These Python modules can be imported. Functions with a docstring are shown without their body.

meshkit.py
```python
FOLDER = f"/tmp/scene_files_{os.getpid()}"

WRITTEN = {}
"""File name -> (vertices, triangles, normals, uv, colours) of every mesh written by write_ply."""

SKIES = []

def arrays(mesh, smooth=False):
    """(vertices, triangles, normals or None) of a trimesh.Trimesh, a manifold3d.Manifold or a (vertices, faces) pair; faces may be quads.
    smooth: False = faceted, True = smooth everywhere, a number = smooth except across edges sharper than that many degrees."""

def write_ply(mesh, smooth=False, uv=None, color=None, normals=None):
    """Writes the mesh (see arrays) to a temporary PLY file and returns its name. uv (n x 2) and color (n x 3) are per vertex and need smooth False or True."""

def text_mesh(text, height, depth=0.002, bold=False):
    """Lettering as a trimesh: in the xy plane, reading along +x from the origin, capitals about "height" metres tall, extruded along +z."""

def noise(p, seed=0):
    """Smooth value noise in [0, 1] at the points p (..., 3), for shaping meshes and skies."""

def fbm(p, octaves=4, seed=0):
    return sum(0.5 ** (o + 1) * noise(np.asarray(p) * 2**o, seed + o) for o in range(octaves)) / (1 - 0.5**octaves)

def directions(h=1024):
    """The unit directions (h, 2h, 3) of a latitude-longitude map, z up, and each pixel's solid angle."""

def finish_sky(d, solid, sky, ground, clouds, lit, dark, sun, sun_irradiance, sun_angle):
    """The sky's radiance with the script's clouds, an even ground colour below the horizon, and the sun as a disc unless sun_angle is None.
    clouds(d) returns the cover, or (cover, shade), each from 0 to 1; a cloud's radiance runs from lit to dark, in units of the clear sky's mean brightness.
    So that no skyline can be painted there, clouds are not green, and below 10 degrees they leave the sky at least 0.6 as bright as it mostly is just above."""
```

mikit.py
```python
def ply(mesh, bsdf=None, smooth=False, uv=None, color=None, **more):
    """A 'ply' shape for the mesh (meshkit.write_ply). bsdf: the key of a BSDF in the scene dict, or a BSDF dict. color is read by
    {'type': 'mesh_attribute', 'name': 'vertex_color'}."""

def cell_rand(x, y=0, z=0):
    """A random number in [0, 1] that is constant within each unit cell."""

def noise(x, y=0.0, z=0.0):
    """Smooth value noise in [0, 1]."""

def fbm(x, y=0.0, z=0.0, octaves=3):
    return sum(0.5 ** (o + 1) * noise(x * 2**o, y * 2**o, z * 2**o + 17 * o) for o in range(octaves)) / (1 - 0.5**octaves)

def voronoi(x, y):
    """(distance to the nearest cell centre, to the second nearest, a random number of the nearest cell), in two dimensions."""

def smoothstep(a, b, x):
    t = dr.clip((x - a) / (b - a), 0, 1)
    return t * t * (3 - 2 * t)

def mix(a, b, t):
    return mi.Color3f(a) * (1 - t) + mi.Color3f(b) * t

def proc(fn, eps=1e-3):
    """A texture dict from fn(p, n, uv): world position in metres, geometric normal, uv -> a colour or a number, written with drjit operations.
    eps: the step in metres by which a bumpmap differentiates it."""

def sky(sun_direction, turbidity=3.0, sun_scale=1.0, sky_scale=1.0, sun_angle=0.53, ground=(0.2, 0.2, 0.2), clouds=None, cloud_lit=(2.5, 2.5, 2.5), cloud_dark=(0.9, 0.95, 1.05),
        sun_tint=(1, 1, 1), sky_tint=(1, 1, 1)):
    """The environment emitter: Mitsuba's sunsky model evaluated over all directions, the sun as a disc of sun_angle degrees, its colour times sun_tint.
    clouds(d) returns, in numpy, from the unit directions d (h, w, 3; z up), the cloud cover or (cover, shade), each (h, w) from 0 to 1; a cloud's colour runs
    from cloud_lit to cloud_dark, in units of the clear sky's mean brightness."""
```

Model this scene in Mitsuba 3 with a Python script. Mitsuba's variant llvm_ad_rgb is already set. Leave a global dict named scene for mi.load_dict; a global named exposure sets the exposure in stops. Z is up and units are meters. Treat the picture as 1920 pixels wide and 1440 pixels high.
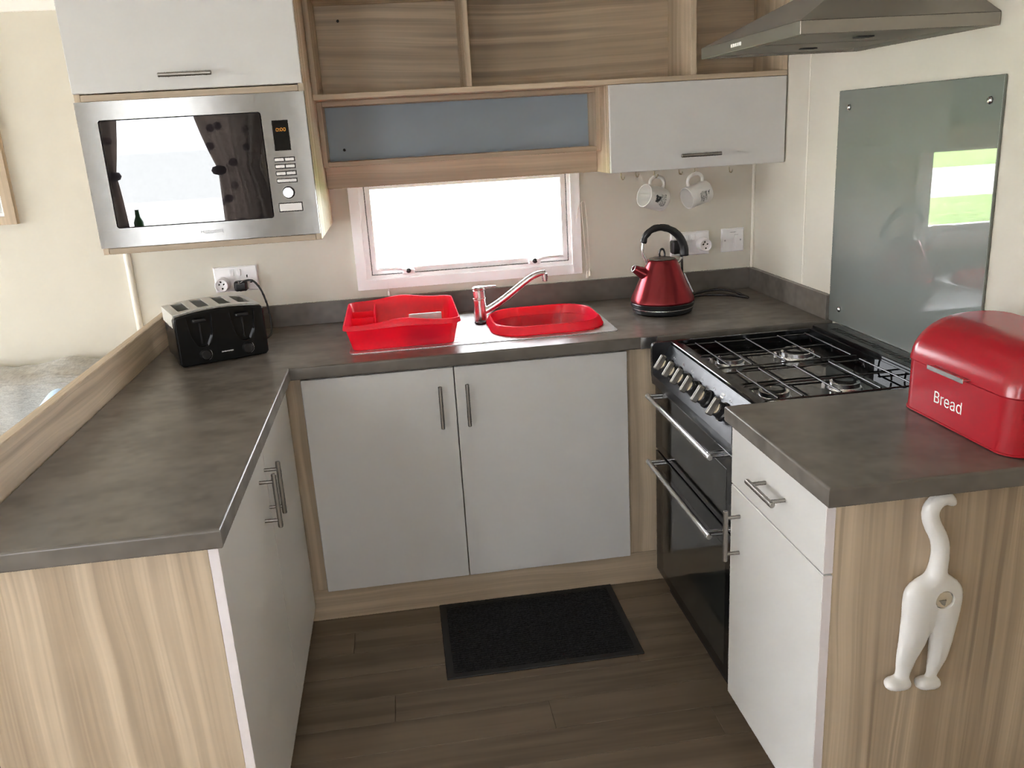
import math
import numpy as np, trimesh, shapely, mitsuba as mi, drjit as dr, mikit, meshkit
from shapely.geometry import Polygon, box as sbox, Point
T = mi.ScalarTransform4f
scene, labels = {'type': 'scene'}, {}

# ------------------------------------------------------------------ camera, sky, exposure
CAM = np.array([-1.3047, -3.0368, 1.4627])
yaw, pitch, roll = np.radians([6.9593, -16.5573, -3.3989])
fw = np.array([math.sin(yaw) * math.cos(pitch), math.cos(yaw) * math.cos(pitch), math.sin(pitch)])
rt = np.array([math.cos(yaw), -math.sin(yaw), 0.0])
up0 = np.cross(rt, fw)
up = -rt * math.sin(roll) + up0 * math.cos(roll)
scene['camera'] = {'type': 'perspective', 'fov': math.degrees(2 * math.atan(960 / 1595.0757)), 'fov_axis': 'x',
                   'near_clip': 0.02, 'far_clip': 500.0,
                   'to_world': T().look_at(origin=CAM.tolist(), target=(CAM + fw).tolist(), up=up.tolist())}
exposure = 7.1
scene['sky'] = mikit.sky((0.3, -0.5, 0.8), turbidity=4.0, sun_scale=0.0, sky_scale=1.0, ground=(0.62, 0.62, 0.60),
                         clouds=lambda d: np.ones(d.shape[:2]), cloud_lit=(0.97, 1.0, 1.05), cloud_dark=(0.8, 0.8, 0.82))

# ------------------------------------------------------------------ materials
noise, fbm, mix, sstep = mikit.noise, mikit.fbm, mikit.mix, mikit.smoothstep

def principled(base, rough=0.5, **k):
    b = mikit.proc(base) if callable(base) else {'type': 'rgb', 'value': list(base)}
    d = {'type': 'principled', 'base_color': b, 'roughness': rough}
    d.update(k)
    return d

def two(b):
    return {'type': 'twosided', 'b': b}

def mat(name, b):
    scene[name] = two(b)

def wood(axis, light, mid, dark):
    def fn(p, n, uv):
        c = [p.x, p.y, p.z]
        A = c[axis]
        P = c[(axis + 1) % 3] + 0.83 * c[(axis + 2) % 3]
        q = P + 0.05 * (fbm(A * 1.3, P * 4.0, 3.0) - 0.5) + 0.006 * (noise(A * 7.0, P * 16.0, 6.0) - 0.5)
        band = 0.6 * fbm(q * 15.0, A * 0.5, 1.0) + 0.4 * noise(q * 60.0, A * 0.8, 4.0)
        col = mix(light, mid, sstep(0.27, 0.72, band))
        vein = noise(q * 75.0 + 9.0, A * 1.1, 5.0)
        vmask = sstep(0.3, 0.7, noise(q * 7.0, A * 1.5, 8.0))
        col = mix(col, dark, 0.6 * sstep(0.70, 0.95, vein) * vmask)
        fine = noise(q * 330.0, A * 4.0, 2.0)
        return col * (0.91 + 0.18 * fine)
    return fn

OAK = ((0.530, 0.425, 0.308), (0.375, 0.290, 0.203), (0.215, 0.155, 0.106))
for k, ax in (('x', 0), ('y', 1), ('z', 2)):
    mat('wood_' + k, principled(wood(ax, *OAK), 0.42, specular=0.4))

def stone(p, n, uv):
    a = fbm(p.x * 9.0, p.y * 14.0, p.z * 9.0)
    b = noise(p.x * 60.0, p.y * 60.0, p.z * 60.0)
    s = fbm(p.x * 14.0, p.y * 40.0, p.z * 14.0)
    c = mix((0.092, 0.081, 0.069), (0.140, 0.126, 0.109), sstep(0.25, 0.75, 0.75 * a + 0.25 * s))
    return c * (0.90 + 0.20 * b)
mat('worktop_stone', principled(stone, 0.30, specular=0.45))

def floor_fn(p, n, uv):
    row = dr.floor(p.y / 0.112)
    o = mikit.cell_rand(row, dr.floor(p.x / 1.1 + 0.37 * row), 3.0)
    q = p.y + 0.02 * (fbm(p.x * 2.5, p.y * 9.0, o * 9.0) - 0.5)
    g = fbm(q * 26.0, p.x * 1.3, o * 20.0)
    fine = noise(q * 190.0, p.x * 7.0, o * 5.0)
    knot = sstep(0.62, 0.85, fbm(q * 14.0, p.x * 4.0, o * 13.0))
    c = mix((0.158, 0.12, 0.084), (0.112, 0.084, 0.058), sstep(0.25, 0.75, g))
    c = mix(c, (0.07, 0.05, 0.034), 0.4 * knot)
    return c * (0.90 + 0.14 * fine + 0.08 * o)
mat('floor_wood', principled(floor_fn, 0.5, specular=0.4))

mat('wall_cream', principled((0.60, 0.568, 0.492), 0.6, specular=0.25))
mat('ceiling_white', principled((0.86, 0.84, 0.79), 0.7, specular=0.2))
mat('trim_cream', principled((0.74, 0.70, 0.62), 0.4))
mat('door_putty', principled((0.57, 0.56, 0.545), 0.42, specular=0.4))
mat('door_edge', principled((0.66, 0.61, 0.61), 0.45))
mat('blue_panel', principled((0.30, 0.36, 0.42), 0.5))
mat('upvc', principled((0.86, 0.86, 0.86), 0.3))
mat('white_plastic', principled((0.80, 0.79, 0.80), 0.3))
scene['white_gloss'] = two({'type': 'roughplastic', 'distribution': 'ggx', 'alpha': 0.06, 'int_ior': 1.5, 'diffuse_reflectance': {'type': 'rgb', 'value': [0.82, 0.815, 0.80]}})
scene['mug_white'] = two({'type': 'roughplastic', 'distribution': 'ggx', 'alpha': 0.05, 'int_ior': 1.5, 'diffuse_reflectance': {'type': 'rgb', 'value': [0.80, 0.785, 0.76]}})
mat('black_plastic', principled((0.012, 0.012, 0.013), 0.28))
scene['black_gloss'] = two({'type': 'plastic', 'int_ior': 1.36, 'diffuse_reflectance': {'type': 'rgb', 'value': [0.007, 0.0075, 0.008]}})
mat('black_matte', principled((0.018, 0.018, 0.018), 0.6))
mat('dark_gap', principled((0.01, 0.01, 0.01), 0.9))
mat('print_white', principled((0.78, 0.76, 0.75), 0.5))
mat('print_grey', principled((0.16, 0.16, 0.16), 0.5))
mat('label_grey', principled((0.36, 0.36, 0.37), 0.5))
scene['red_enamel'] = two({'type': 'roughplastic', 'distribution': 'ggx', 'alpha': 0.05, 'int_ior': 1.55, 'diffuse_reflectance': {'type': 'rgb', 'value': [0.40, 0.014, 0.024]}})
mat('plant_green', principled((0.02, 0.12, 0.02), 0.1))
mat('cushion_blue', principled((0.50, 0.66, 0.84), 0.8))
mat('amber_digit', {'type': 'diffuse', 'reflectance': {'type': 'rgb', 'value': [0.85, 0.38, 0.08]}})  # clock glow put into a flat colour; the digits do not emit
mat('cap_beige', principled((0.55, 0.49, 0.38), 0.45))
mat('paper_grey', principled((0.45, 0.46, 0.45), 0.5))

scene['steel'] = two({'type': 'roughconductor', 'material': 'none', 'specular_reflectance': {'type': 'rgb', 'value': [0.37, 0.35, 0.325]}, 'alpha': 0.16, 'distribution': 'ggx'})
scene['steel_brushed'] = two({'type': 'roughconductor', 'material': 'none', 'specular_reflectance': {'type': 'rgb', 'value': [0.43, 0.425, 0.415]}, 'alpha_u': 0.035, 'alpha_v': 0.24, 'distribution': 'ggx'})
scene['hood_steel'] = two({'type': 'roughconductor', 'material': 'none', 'specular_reflectance': {'type': 'rgb', 'value': [0.38, 0.36, 0.33]}, 'alpha': 0.27, 'distribution': 'ggx'})
scene['sink_steel'] = two({'type': 'roughconductor', 'material': 'none', 'specular_reflectance': {'type': 'rgb', 'value': [0.68, 0.68, 0.68]}, 'alpha': 0.24, 'distribution': 'ggx'})
scene['chrome'] = two({'type': 'roughconductor', 'material': 'none', 'specular_reflectance': {'type': 'rgb', 'value': [0.80, 0.80, 0.80]}, 'alpha': 0.06, 'distribution': 'ggx'})
scene['kettle_red'] = two({'type': 'principled', 'base_color': {'type': 'rgb', 'value': [0.24, 0.008, 0.015]}, 'metallic': 0.85, 'roughness': 0.19, 'clearcoat': 1.0, 'clearcoat_gloss': 0.95})
scene['black_glass'] = two({'type': 'plastic', 'int_ior': 1.9, 'diffuse_reflectance': {'type': 'rgb', 'value': [0.006, 0.006, 0.007]}})
scene['cooker_glass'] = two({'type': 'plastic', 'int_ior': 1.38, 'diffuse_reflectance': {'type': 'rgb', 'value': [0.008, 0.008, 0.008]}})
scene['smoked_glass'] = two({'type': 'plastic', 'int_ior': 1.48, 'diffuse_reflectance': {'type': 'rgb', 'value': [0.022, 0.023, 0.021]}})
scene['splash_back'] = two({'type': 'roughconductor', 'material': 'none', 'specular_reflectance': {'type': 'rgb', 'value': [0.30, 0.33, 0.305]}, 'alpha': 0.42, 'distribution': 'ggx'})
scene['pane_glass'] = {'type': 'thindielectric', 'int_ior': 1.5}
scene['red_plastic'] = {'type': 'blendbsdf', 'weight': 0.05,
    'a': {'type': 'principledthin', 'base_color': {'type': 'rgb', 'value': [0.85, 0.022, 0.06]}, 'roughness': 0.3, 'diff_trans': 1.0, 'spec_trans': 0.0, 'eta': 1.5},
    'b': two({'type': 'roughconductor', 'material': 'none', 'specular_reflectance': {'type': 'rgb', 'value': [0.95, 0.95, 0.95]}, 'alpha': 0.07, 'distribution': 'ggx'})}
scene['net_curtain'] = {'type': 'principledthin', 'base_color': {'type': 'rgb', 'value': [0.85, 0.85, 0.85]}, 'roughness': 0.7, 'diff_trans': 1.2, 'spec_trans': 0.0, 'eta': 1.3}

def mat_fn(p, n, uv):
    r = noise(p.x * 260.0, p.y * 260.0, 0.0)
    return mi.Color3f(0.012, 0.012, 0.013) * (0.5 + 1.2 * r)
mat('mat_pile', principled(mat_fn, 0.85, specular=0.2))
mat('mat_rubber', principled((0.012, 0.012, 0.012), 0.6))

def weave(p, n, uv):
    a = noise(p.x * 300.0, p.y * 40.0, p.z * 300.0)
    b = noise(p.x * 60.0, p.y * 60.0, p.z * 420.0)
    return mix((0.30, 0.29, 0.27), (0.52, 0.51, 0.48), 0.5 * a + 0.5 * b)
mat('sofa_weave', principled(weave, 0.9, specular=0.1))

def curtain_fn(p, n, uv):
    a, b, c = mikit.voronoi(p.x * 9.0, p.z * 9.0)
    leaf = 1.0 - sstep(0.18, 0.24, a)
    t = noise(p.x * 200.0, p.y * 200.0, p.z * 200.0)
    col = mix((0.52, 0.46, 0.43), (0.22, 0.18, 0.19), leaf * sstep(0.3, 0.6, c))
    return col * (0.85 + 0.3 * t)
scene['curtain_cloth'] = {'type': 'principledthin', 'base_color': mikit.proc(curtain_fn), 'roughness': 0.9, 'diff_trans': 0.9, 'spec_trans': 0.0, 'eta': 1.3}
mat('tieback', principled((0.07, 0.05, 0.06), 0.8))

def grass_fn(p, n, uv):
    a = fbm(p.x * 0.35, p.y * 0.35, 0.0)
    b = noise(p.x * 9.0, p.y * 9.0, 0.0)
    return mix((0.17, 0.25, 0.08), (0.27, 0.36, 0.14), a) * (0.8 + 0.4 * b)
mat('grass', principled(grass_fn, 0.9, specular=0.1))
mat('pale_ground', principled((0.64, 0.63, 0.60), 0.9))

# ------------------------------------------------------------------ helpers: meshes
def hull(pts):
    return trimesh.convex.convex_hull(np.asarray(pts, float))

def box(x0, x1, y0, y1, z0, z1, c=0.0012):
    lo, hi = np.array([min(x0, x1), min(y0, y1), min(z0, z1)]), np.array([max(x0, x1), max(y0, y1), max(z0, z1)])
    c = min(c, 0.3 * float((hi - lo).min()))
    if c <= 1e-5:
        return trimesh.creation.box(bounds=[lo, hi])
    pts = []
    for s in np.ndindex(2, 2, 2):
        base = np.where(s, hi, lo)
        sg = np.where(s, -1, 1)
        for k in range(3):
            q = base + sg * c
            q[k] = base[k]
            pts.append(q)
    return hull(pts)

def rbox(x0, x1, y0, y1, z0, z1, r, n=4):
    lo, hi = np.array([x0, y0, z0]) + r, np.array([x1, y1, z1]) - r
    s = trimesh.creation.icosphere(subdivisions=2, radius=r).vertices
    return hull(np.vstack([s + np.where(b, hi, lo) for b in np.ndindex(2, 2, 2)]))

def frames(pts):
    pts = np.asarray(pts, float)
    t = np.gradient(pts, axis=0)
    t /= np.linalg.norm(t, axis=1, keepdims=True)
    a = np.cross(t[0], [0, 0, 1.0]) if abs(t[0][2]) < 0.9 else np.cross(t[0], [1.0, 0, 0])
    out = []
    for k in range(len(pts)):
        a = a - t[k] * (a @ t[k])
        a /= np.linalg.norm(a)
        out.append((a, np.cross(t[k], a)))
    return out

def tube(pts, r, n=10, flat=1.0):
    """A capped tube along pts; r is a number or one per point; flat squashes the second axis."""
    pts = np.asarray(pts, float)
    rr = np.broadcast_to(np.asarray(r, float), (len(pts),))
    ang = np.arange(n) * 2 * math.pi / n
    v = [p + q * (np.cos(ang)[:, None] * a + flat * np.sin(ang)[:, None] * b) for p, q, (a, b) in zip(pts, rr, frames(pts))]
    v = np.vstack(v + [pts[:1], pts[-1:]])
    m = len(pts)
    f = []
    for k in range(m - 1):
        for j in range(n):
            a, b, c, d = k * n + j, k * n + (j + 1) % n, (k + 1) * n + (j + 1) % n, (k + 1) * n + j
            f += [[a, b, c], [a, c, d]]
    for j in range(n):
        f += [[m * n, (j + 1) % n, j], [m * n + 1, (m - 1) * n + j, (m - 1) * n + (j + 1) % n]]
    return trimesh.Trimesh(v, f, process=False)

def spline(pts, n=8):
    """Catmull-Rom through pts."""
    p = np.asarray(pts, float)
    p = np.vstack([2 * p[0] - p[1], p, 2 * p[-1] - p[-2]])
    out = []
    for k in range(1, len(p) - 2):
        for s in np.arange(n) / n:
            a, b, c, d = p[k - 1], p[k], p[k + 1], p[k + 2]
            out.append(0.5 * (2 * b + (c - a) * s + (2 * a - 5 * b + 4 * c - d) * s * s + (3 * b - a - 3 * c + d) * s ** 3))
    out.append(p[-2])
    return np.array(out)

def lathe(profile, n=40, at=(0, 0, 0), M=None):
    m = trimesh.creation.revolve(np.asarray(profile, float), sections=n)
    if M is not None:
        m.apply_transform(M)
    m.apply_translation(at)
    return m

def place(axisx, axisy, axisz, o):
    M = np.eye(4)
    M[:3, 0], M[:3, 1], M[:3, 2], M[:3, 3] = axisx, axisy, axisz, o
    return M

def xf(m, M):
    m = m.copy()
    m.apply_transform(M)
    if np.linalg.det(M[:3, :3]) < 0 and False:
        m.invert()
    return m

AX = {'xz': lambda o: place((1, 0, 0), (0, 0, 1), (0, -1, 0), o),      # polygon (x, z), thickness toward -y
      'yz': lambda o: place((0, -1, 0), (0, 0, 1), (-1, 0, 0), o),     # polygon (-y, z), thickness toward -x
      'xy': lambda o: place((1, 0, 0), (0, 1, 0), (0, 0, 1), o)}

def prism(poly, h, plane='xy', o=(0, 0, 0)):
    gs = getattr(poly, 'geoms', [poly])
    m = trimesh.util.concatenate([trimesh.creation.extrude_polygon(g, h, engine='earcut') for g in gs])
    return xf(m, AX[plane](o))

def rrect(x0, x1, y0, y1, r):
    return sbox(x0 + r, y0 + r, x1 - r, y1 - r).buffer(r, quad_segs=6)

def superrect(x0, x1, y0, y1, r, n=10):
    """Counter-clockwise ring of a rounded rectangle with 4(n+1) points; the same count for any size."""
    out = []
    r = max(min(r, 0.499 * (x1 - x0), 0.499 * (y1 - y0)), 1e-4)
    for cx, cy, a0 in ((x1 - r, y0 + r, -90), (x1 - r, y1 - r, 0), (x0 + r, y1 - r, 90), (x0 + r, y0 + r, 180)):
        for k in range(n + 1):
            a = math.radians(a0 + 90 * k / n)
            out.append((cx + r * math.cos(a), cy + r * math.sin(a)))
    return np.array(out)

def loft(rings, cap0=True, cap1=True, closed=False):
    """Skin over rings (each n x 3, counter-clockwise seen from the end of the stack)."""
    n = len(rings[0])
    v = np.vstack(rings)
    f = []
    m = len(rings)
    for k in range(m if closed else m - 1):
        for j in range(n):
            a, b = k * n + j, k * n + (j + 1) % n
            c, d = ((k + 1) % m) * n + (j + 1) % n, ((k + 1) % m) * n + j
            f += [[a, b, c], [a, c, d]]
    if cap0 and not closed:
        v = np.vstack([v, rings[0].mean(0)])
        f += [[len(v) - 1, (j + 1) % n, j] for j in range(n)]
    if cap1 and not closed:
        v = np.vstack([v, rings[-1].mean(0)])
        f += [[len(v) - 1, (m - 1) * n + j, (m - 1) * n + (j + 1) % n] for j in range(n)]
    return trimesh.Trimesh(v, f, process=False)

def at_z(ring, z):
    return np.column_stack([ring, np.full(len(ring), z)])

def inset(poly, d):
    """Mitred inset of a counter-clockwise simple polygon, point for point."""
    p = np.asarray(poly, float)
    e0, e1 = p - np.roll(p, 1, 0), np.roll(p, -1, 0) - p
    n0 = np.column_stack([-e0[:, 1], e0[:, 0]]) / np.linalg.norm(e0, axis=1)[:, None]
    n1 = np.column_stack([-e1[:, 1], e1[:, 0]]) / np.linalg.norm(e1, axis=1)[:, None]
    s = n0 + n1
    return p + d * s * (2 / (s * s).sum(1))[:, None]

def slab(poly, z0, z1, r, seg=4, holes=None):
    """A slab on a polygon whose top and bottom edges are rounded by r."""
    prof = [(r * (1 - math.sin(a)), z0 + r * (1 - math.cos(a))) for a in np.linspace(0, math.pi / 2, seg + 1)]
    prof += [(r * (1 - math.cos(a)), z1 - r * (1 - math.sin(a))) for a in np.linspace(0, math.pi / 2, seg + 1)]
    prof = [(r + 0.0015, z0)] + prof + [(r + 0.0015, z1)]
    rings = [at_z(inset(poly, d), z) for d, z in prof]
    out, n = [], len(poly)
    for j in range(n):                                   # every side its own strip, so that corners stay crisp
        v = np.vstack([[q[j], q[(j + 1) % n]] for q in rings])
        f = [t for k in range(len(rings) - 1) for t in ([2 * k, 2 * k + 1, 2 * k + 3], [2 * k, 2 * k + 3, 2 * k + 2])]
        out.append(trimesh.Trimesh(v, f, process=False))
    for ring, flip in ((rings[0], True), (rings[-1], False)):
        v, f = trimesh.creation.triangulate_polygon(Polygon(ring[:, :2], holes), engine='earcut')
        f = np.array([t if Polygon(v[t]).exterior.is_ccw != flip else t[::-1] for t in f])
        out.append(trimesh.Trimesh(np.column_stack([v, np.full(len(v), ring[0, 2])]), f, process=False))
    return trimesh.util.concatenate(out)

def sub(a, *bs):
    return trimesh.boolean.difference([a, *bs], engine='manifold')

def union(ms):
    return trimesh.boolean.union(list(ms), engine='manifold')

def cat(*ms):
    return trimesh.util.concatenate([m for m in ms])

def cyl(p0, p1, r, n=16, c=0.0):
    p0, p1 = np.asarray(p0, float), np.asarray(p1, float)
    L = np.linalg.norm(p1 - p0)
    d = (p1 - p0) / L
    if c:
        return tube(np.array([p0, p0 + d * c * 0.02, p0 + d * c, p1 - d * c, p1 - d * c * 0.02, p1]), [r - c, r - c, r, r, r - c, r - c], n)
    return tube(np.array([p0, p1]), r, n)

# ------------------------------------------------------------------ helpers: naming
def free(key):
    if key not in labels and key not in scene and not any(k.startswith(key + '__') for k in scene):
        return key
    k = 1
    while True:
        t = f'{key}_{k:03d}'
        if t not in labels and t not in scene and not any(s.startswith(t + '__') for s in scene):
            return t
        k += 1

def thing(name, label, category, group=None):
    key = free(name)
    labels[key] = {'label': label, 'category': category}
    if group:
        labels[key]['group'] = group
    return key

def part(parent, name, mesh, bsdf, smooth=False, label=None, **k):
    key = free(f'{parent}__{name}')
    scene[key] = mikit.ply(mesh, bsdf, smooth=smooth, **k)
    if label:
        labels[key] = {'label': label}
    return key

def single(name, mesh, bsdf, label, category, smooth=False, group=None):
    key = thing(name, label, category, group)
    scene[key] = mikit.ply(mesh, bsdf, smooth=smooth)
    return key

def structure(name, mesh=None, bsdf=None, smooth=False):
    labels[name] = {'kind': 'structure'}
    if mesh is not None:
        scene[name] = mikit.ply(mesh, bsdf, smooth=smooth)
    return name

def bar_handle(parent, p0, p1, wall_dir, stand=0.034, r=0.0058):
    """A steel bar on two posts; wall_dir points from the bar to the door."""
    p0, p1, w = (np.asarray(v, float) for v in (p0, p1, wall_dir))
    d = p1 - p0
    ms = [cyl(p0, p1, r, 16, 0.001)]
    for s in (0.14, 0.86):
        q = p0 + d * s
        ms.append(cyl(q, q + w * (stand - 0.0005), r * 0.72, 12))
    return part(parent, 'handle', cat(*ms), 'steel', 40, 'brushed steel bar handle')
mat('cooker_panel', principled((0.012, 0.014, 0.018), 0.27, specular=0.25))
scene['rod_black'] = two({'type': 'roughplastic', 'distribution': 'ggx', 'alpha': 0.1, 'int_ior': 1.7, 'diffuse_reflectance': {'type': 'rgb', 'value': [0.012, 0.012, 0.013]}})
mat('toaster_steel', principled((0.62, 0.61, 0.57), 0.35, metallic=0.5))
mat('print_black', principled((0.012, 0.012, 0.015), 0.4))
scene['hook_brass'] = two({'type': 'roughconductor', 'material': 'none', 'specular_reflectance': {'type': 'rgb', 'value': [0.30, 0.24, 0.15]}, 'alpha': 0.2, 'distribution': 'ggx'})

# ------------------------------------------------------------------ the setting
ZW, ZB = 0.8459, 0.8083          # worktop top and underside
YF, XL, YP = -0.6166, -1.6487, -1.6677
XR, YRN, YRF = -0.6175, -1.7799, -1.3028
XW, YW, ZC = -7.2, -3.6, 1.98    # far left wall, wall behind the camera, ceiling
TH = 0.08

structure('floor', box(XW, 0, YW, 0, -0.06, -0.0125, 0), 'dark_gap')
PL = 0.112
for row in range(0, 33):
    y1 = -row * PL
    off = (0.37 * (-(row + 1))) % 1.0
    k0 = math.floor(-3.4 / 1.1 + 0.37 * (-(row + 1)))
    for k in range(k0, 3 + abs(k0)):
        xa, xb = 1.1 * (k - 0.37 * (-(row + 1))), 1.1 * (k + 1 - 0.37 * (-(row + 1)))
        xa, xb = max(xa, -3.4), min(xb, -0.002)
        if xb - xa > 0.02:
            part('floor', 'plank', box(xa + 0.0004, xb - 0.0004, max(y1 - PL, YW) + 0.0004, y1 - 0.0004, -0.012, 0.0, 0.0009), 'floor_wood')
part('floor', 'lounge_carpet', box(XW, -3.4, YW, 0, -0.012, 0.0, 0), 'sofa_weave')
structure('ceiling', box(XW - TH, TH, YW - TH, TH, ZC, ZC + 0.08, 0), 'ceiling_white')

def wall_with_holes(u0, u1, z0, z1, holes):
    p = sbox(u0, z0, u1, z1)
    for a, b, c, d in holes:
        p = p.difference(sbox(a, c, b, d))
    return p

# back wall y = 0..TH, the kitchen window in it
KW = (-1.4286, -0.6800, 0.9800, 1.335)
structure('wall_back', prism(wall_with_holes(XW - TH, TH, -0.06, ZC, [KW]), TH, 'xz', (0, TH, 0)), 'wall_cream')
structure('wall_right', box(0, TH, YW - TH, 0, -0.06, ZC, 0), 'wall_cream')
WF = [(-3.02, -2.16, 0.93, 1.78), (-6.8, -5.4, 0.55, 1.85), (-1.72, -1.30, 0.70, 1.66)]
structure('wall_front', prism(wall_with_holes(XW - TH, TH, -0.06, ZC, WF), TH, 'xz', (0, YW, 0)), 'wall_cream')
WL = [(0.25, 3.35, 0.20, 1.88)]
structure('wall_left', prism(wall_with_holes(0, -YW, -0.06, ZC, WL), TH, 'yz', (XW, 0, 0)), 'wall_cream')

structure('trim_1', tube([(-2.217, -0.004, 0.0), (-2.217, -0.004, 1.90)], 0.0115, 12), 'trim_cream', True)      # joint cover strip beside the sofa
structure('trim_2', tube([(-0.004, -0.004, 0.90), (-0.004, -0.004, 1.60)], 0.006, 10), 'trim_cream', True)      # corner bead
structure('trim_3', prism(Polygon([(0, 1.902), (0.02, 1.902), (0.05, 1.94), (0.07, 1.98), (0, 1.98)]), 3.4, 'yz', (-2.13, 0, 0)), 'ceiling_white')
structure('trim_4', box(-0.0022, 0, -0.408, -0.400, 0.925, 1.96, 0.0006), 'trim_cream')                         # joint strip on the right wall

structure('unseen_shade_block', box(-1.0, 0.0, YW, -2.72, 0, ZC, 0), 'wood_z')   # unseen block behind the camera, placed to darken the right end panel

# window_1: the kitchen window above the sink
structure('window_1')
x0, x1, z0, z1 = -1.4615, -0.6535, 0.9518, 1.365
def ring_frame(x0, x1, z0, z1, w, ya, yb, c=0):
    return prism(sbox(x0, z0, x1, z1).difference(sbox(x0 + w, z0 + w, x1 - w, z1 - w)), yb - ya, 'xz', (0, yb, 0))
part('window_1', 'surround', ring_frame(x0, x1, z0, z1, 0.034, -0.013, -0.0005), 'upvc', label='flat white surround on the wall')
part('window_1', 'frame', ring_frame(-1.4276, -0.6810, 0.9808, 1.334, 0.0185, -0.004, 0.055), 'upvc')
part('window_1', 'gasket', ring_frame(-1.4095, -0.6990, 0.9988, 1.316, 0.0035, -0.001, 0.050), 'print_grey', label='thin dark rubber seal')
part('window_1', 'sash', ring_frame(-1.4060, -0.7025, 1.0023, 1.313, 0.0175, 0.004, 0.045), 'upvc')
part('window_1', 'pane', box(-1.3890, -0.7195, 1.0195 - 1.0195 + 0.0245, 0.0255, 1.0195, 1.296, 0), 'pane_glass')
for hx, s in ((-1.2793, -1), (-0.8277, 1)):
    h = part('window_1', 'handle', cat(rbox(hx - 0.022, hx + 0.022, -0.022, 0.004, 0.998, 1.016, 0.006),
             tube(spline([(hx, -0.022, 1.011), (hx + s * 0.03, -0.024, 1.020), (hx + s * 0.06, -0.022, 1.0215), (hx + s * 0.105, -0.018, 1.0215)], 5), 0.0052, 10)), 'upvc', 40)
    part(h, 'button', lathe([(0, 0), (0.0085, 0), (0.0085, 0.006), (0.006, 0.008), (0, 0.008)], 20, (hx, -0.020, 1.0115), place((1, 0, 0), (0, 0, 1), (0, -1, 0), (0, 0, 0))), 'black_plastic', 40, 'round black push button')

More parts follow.
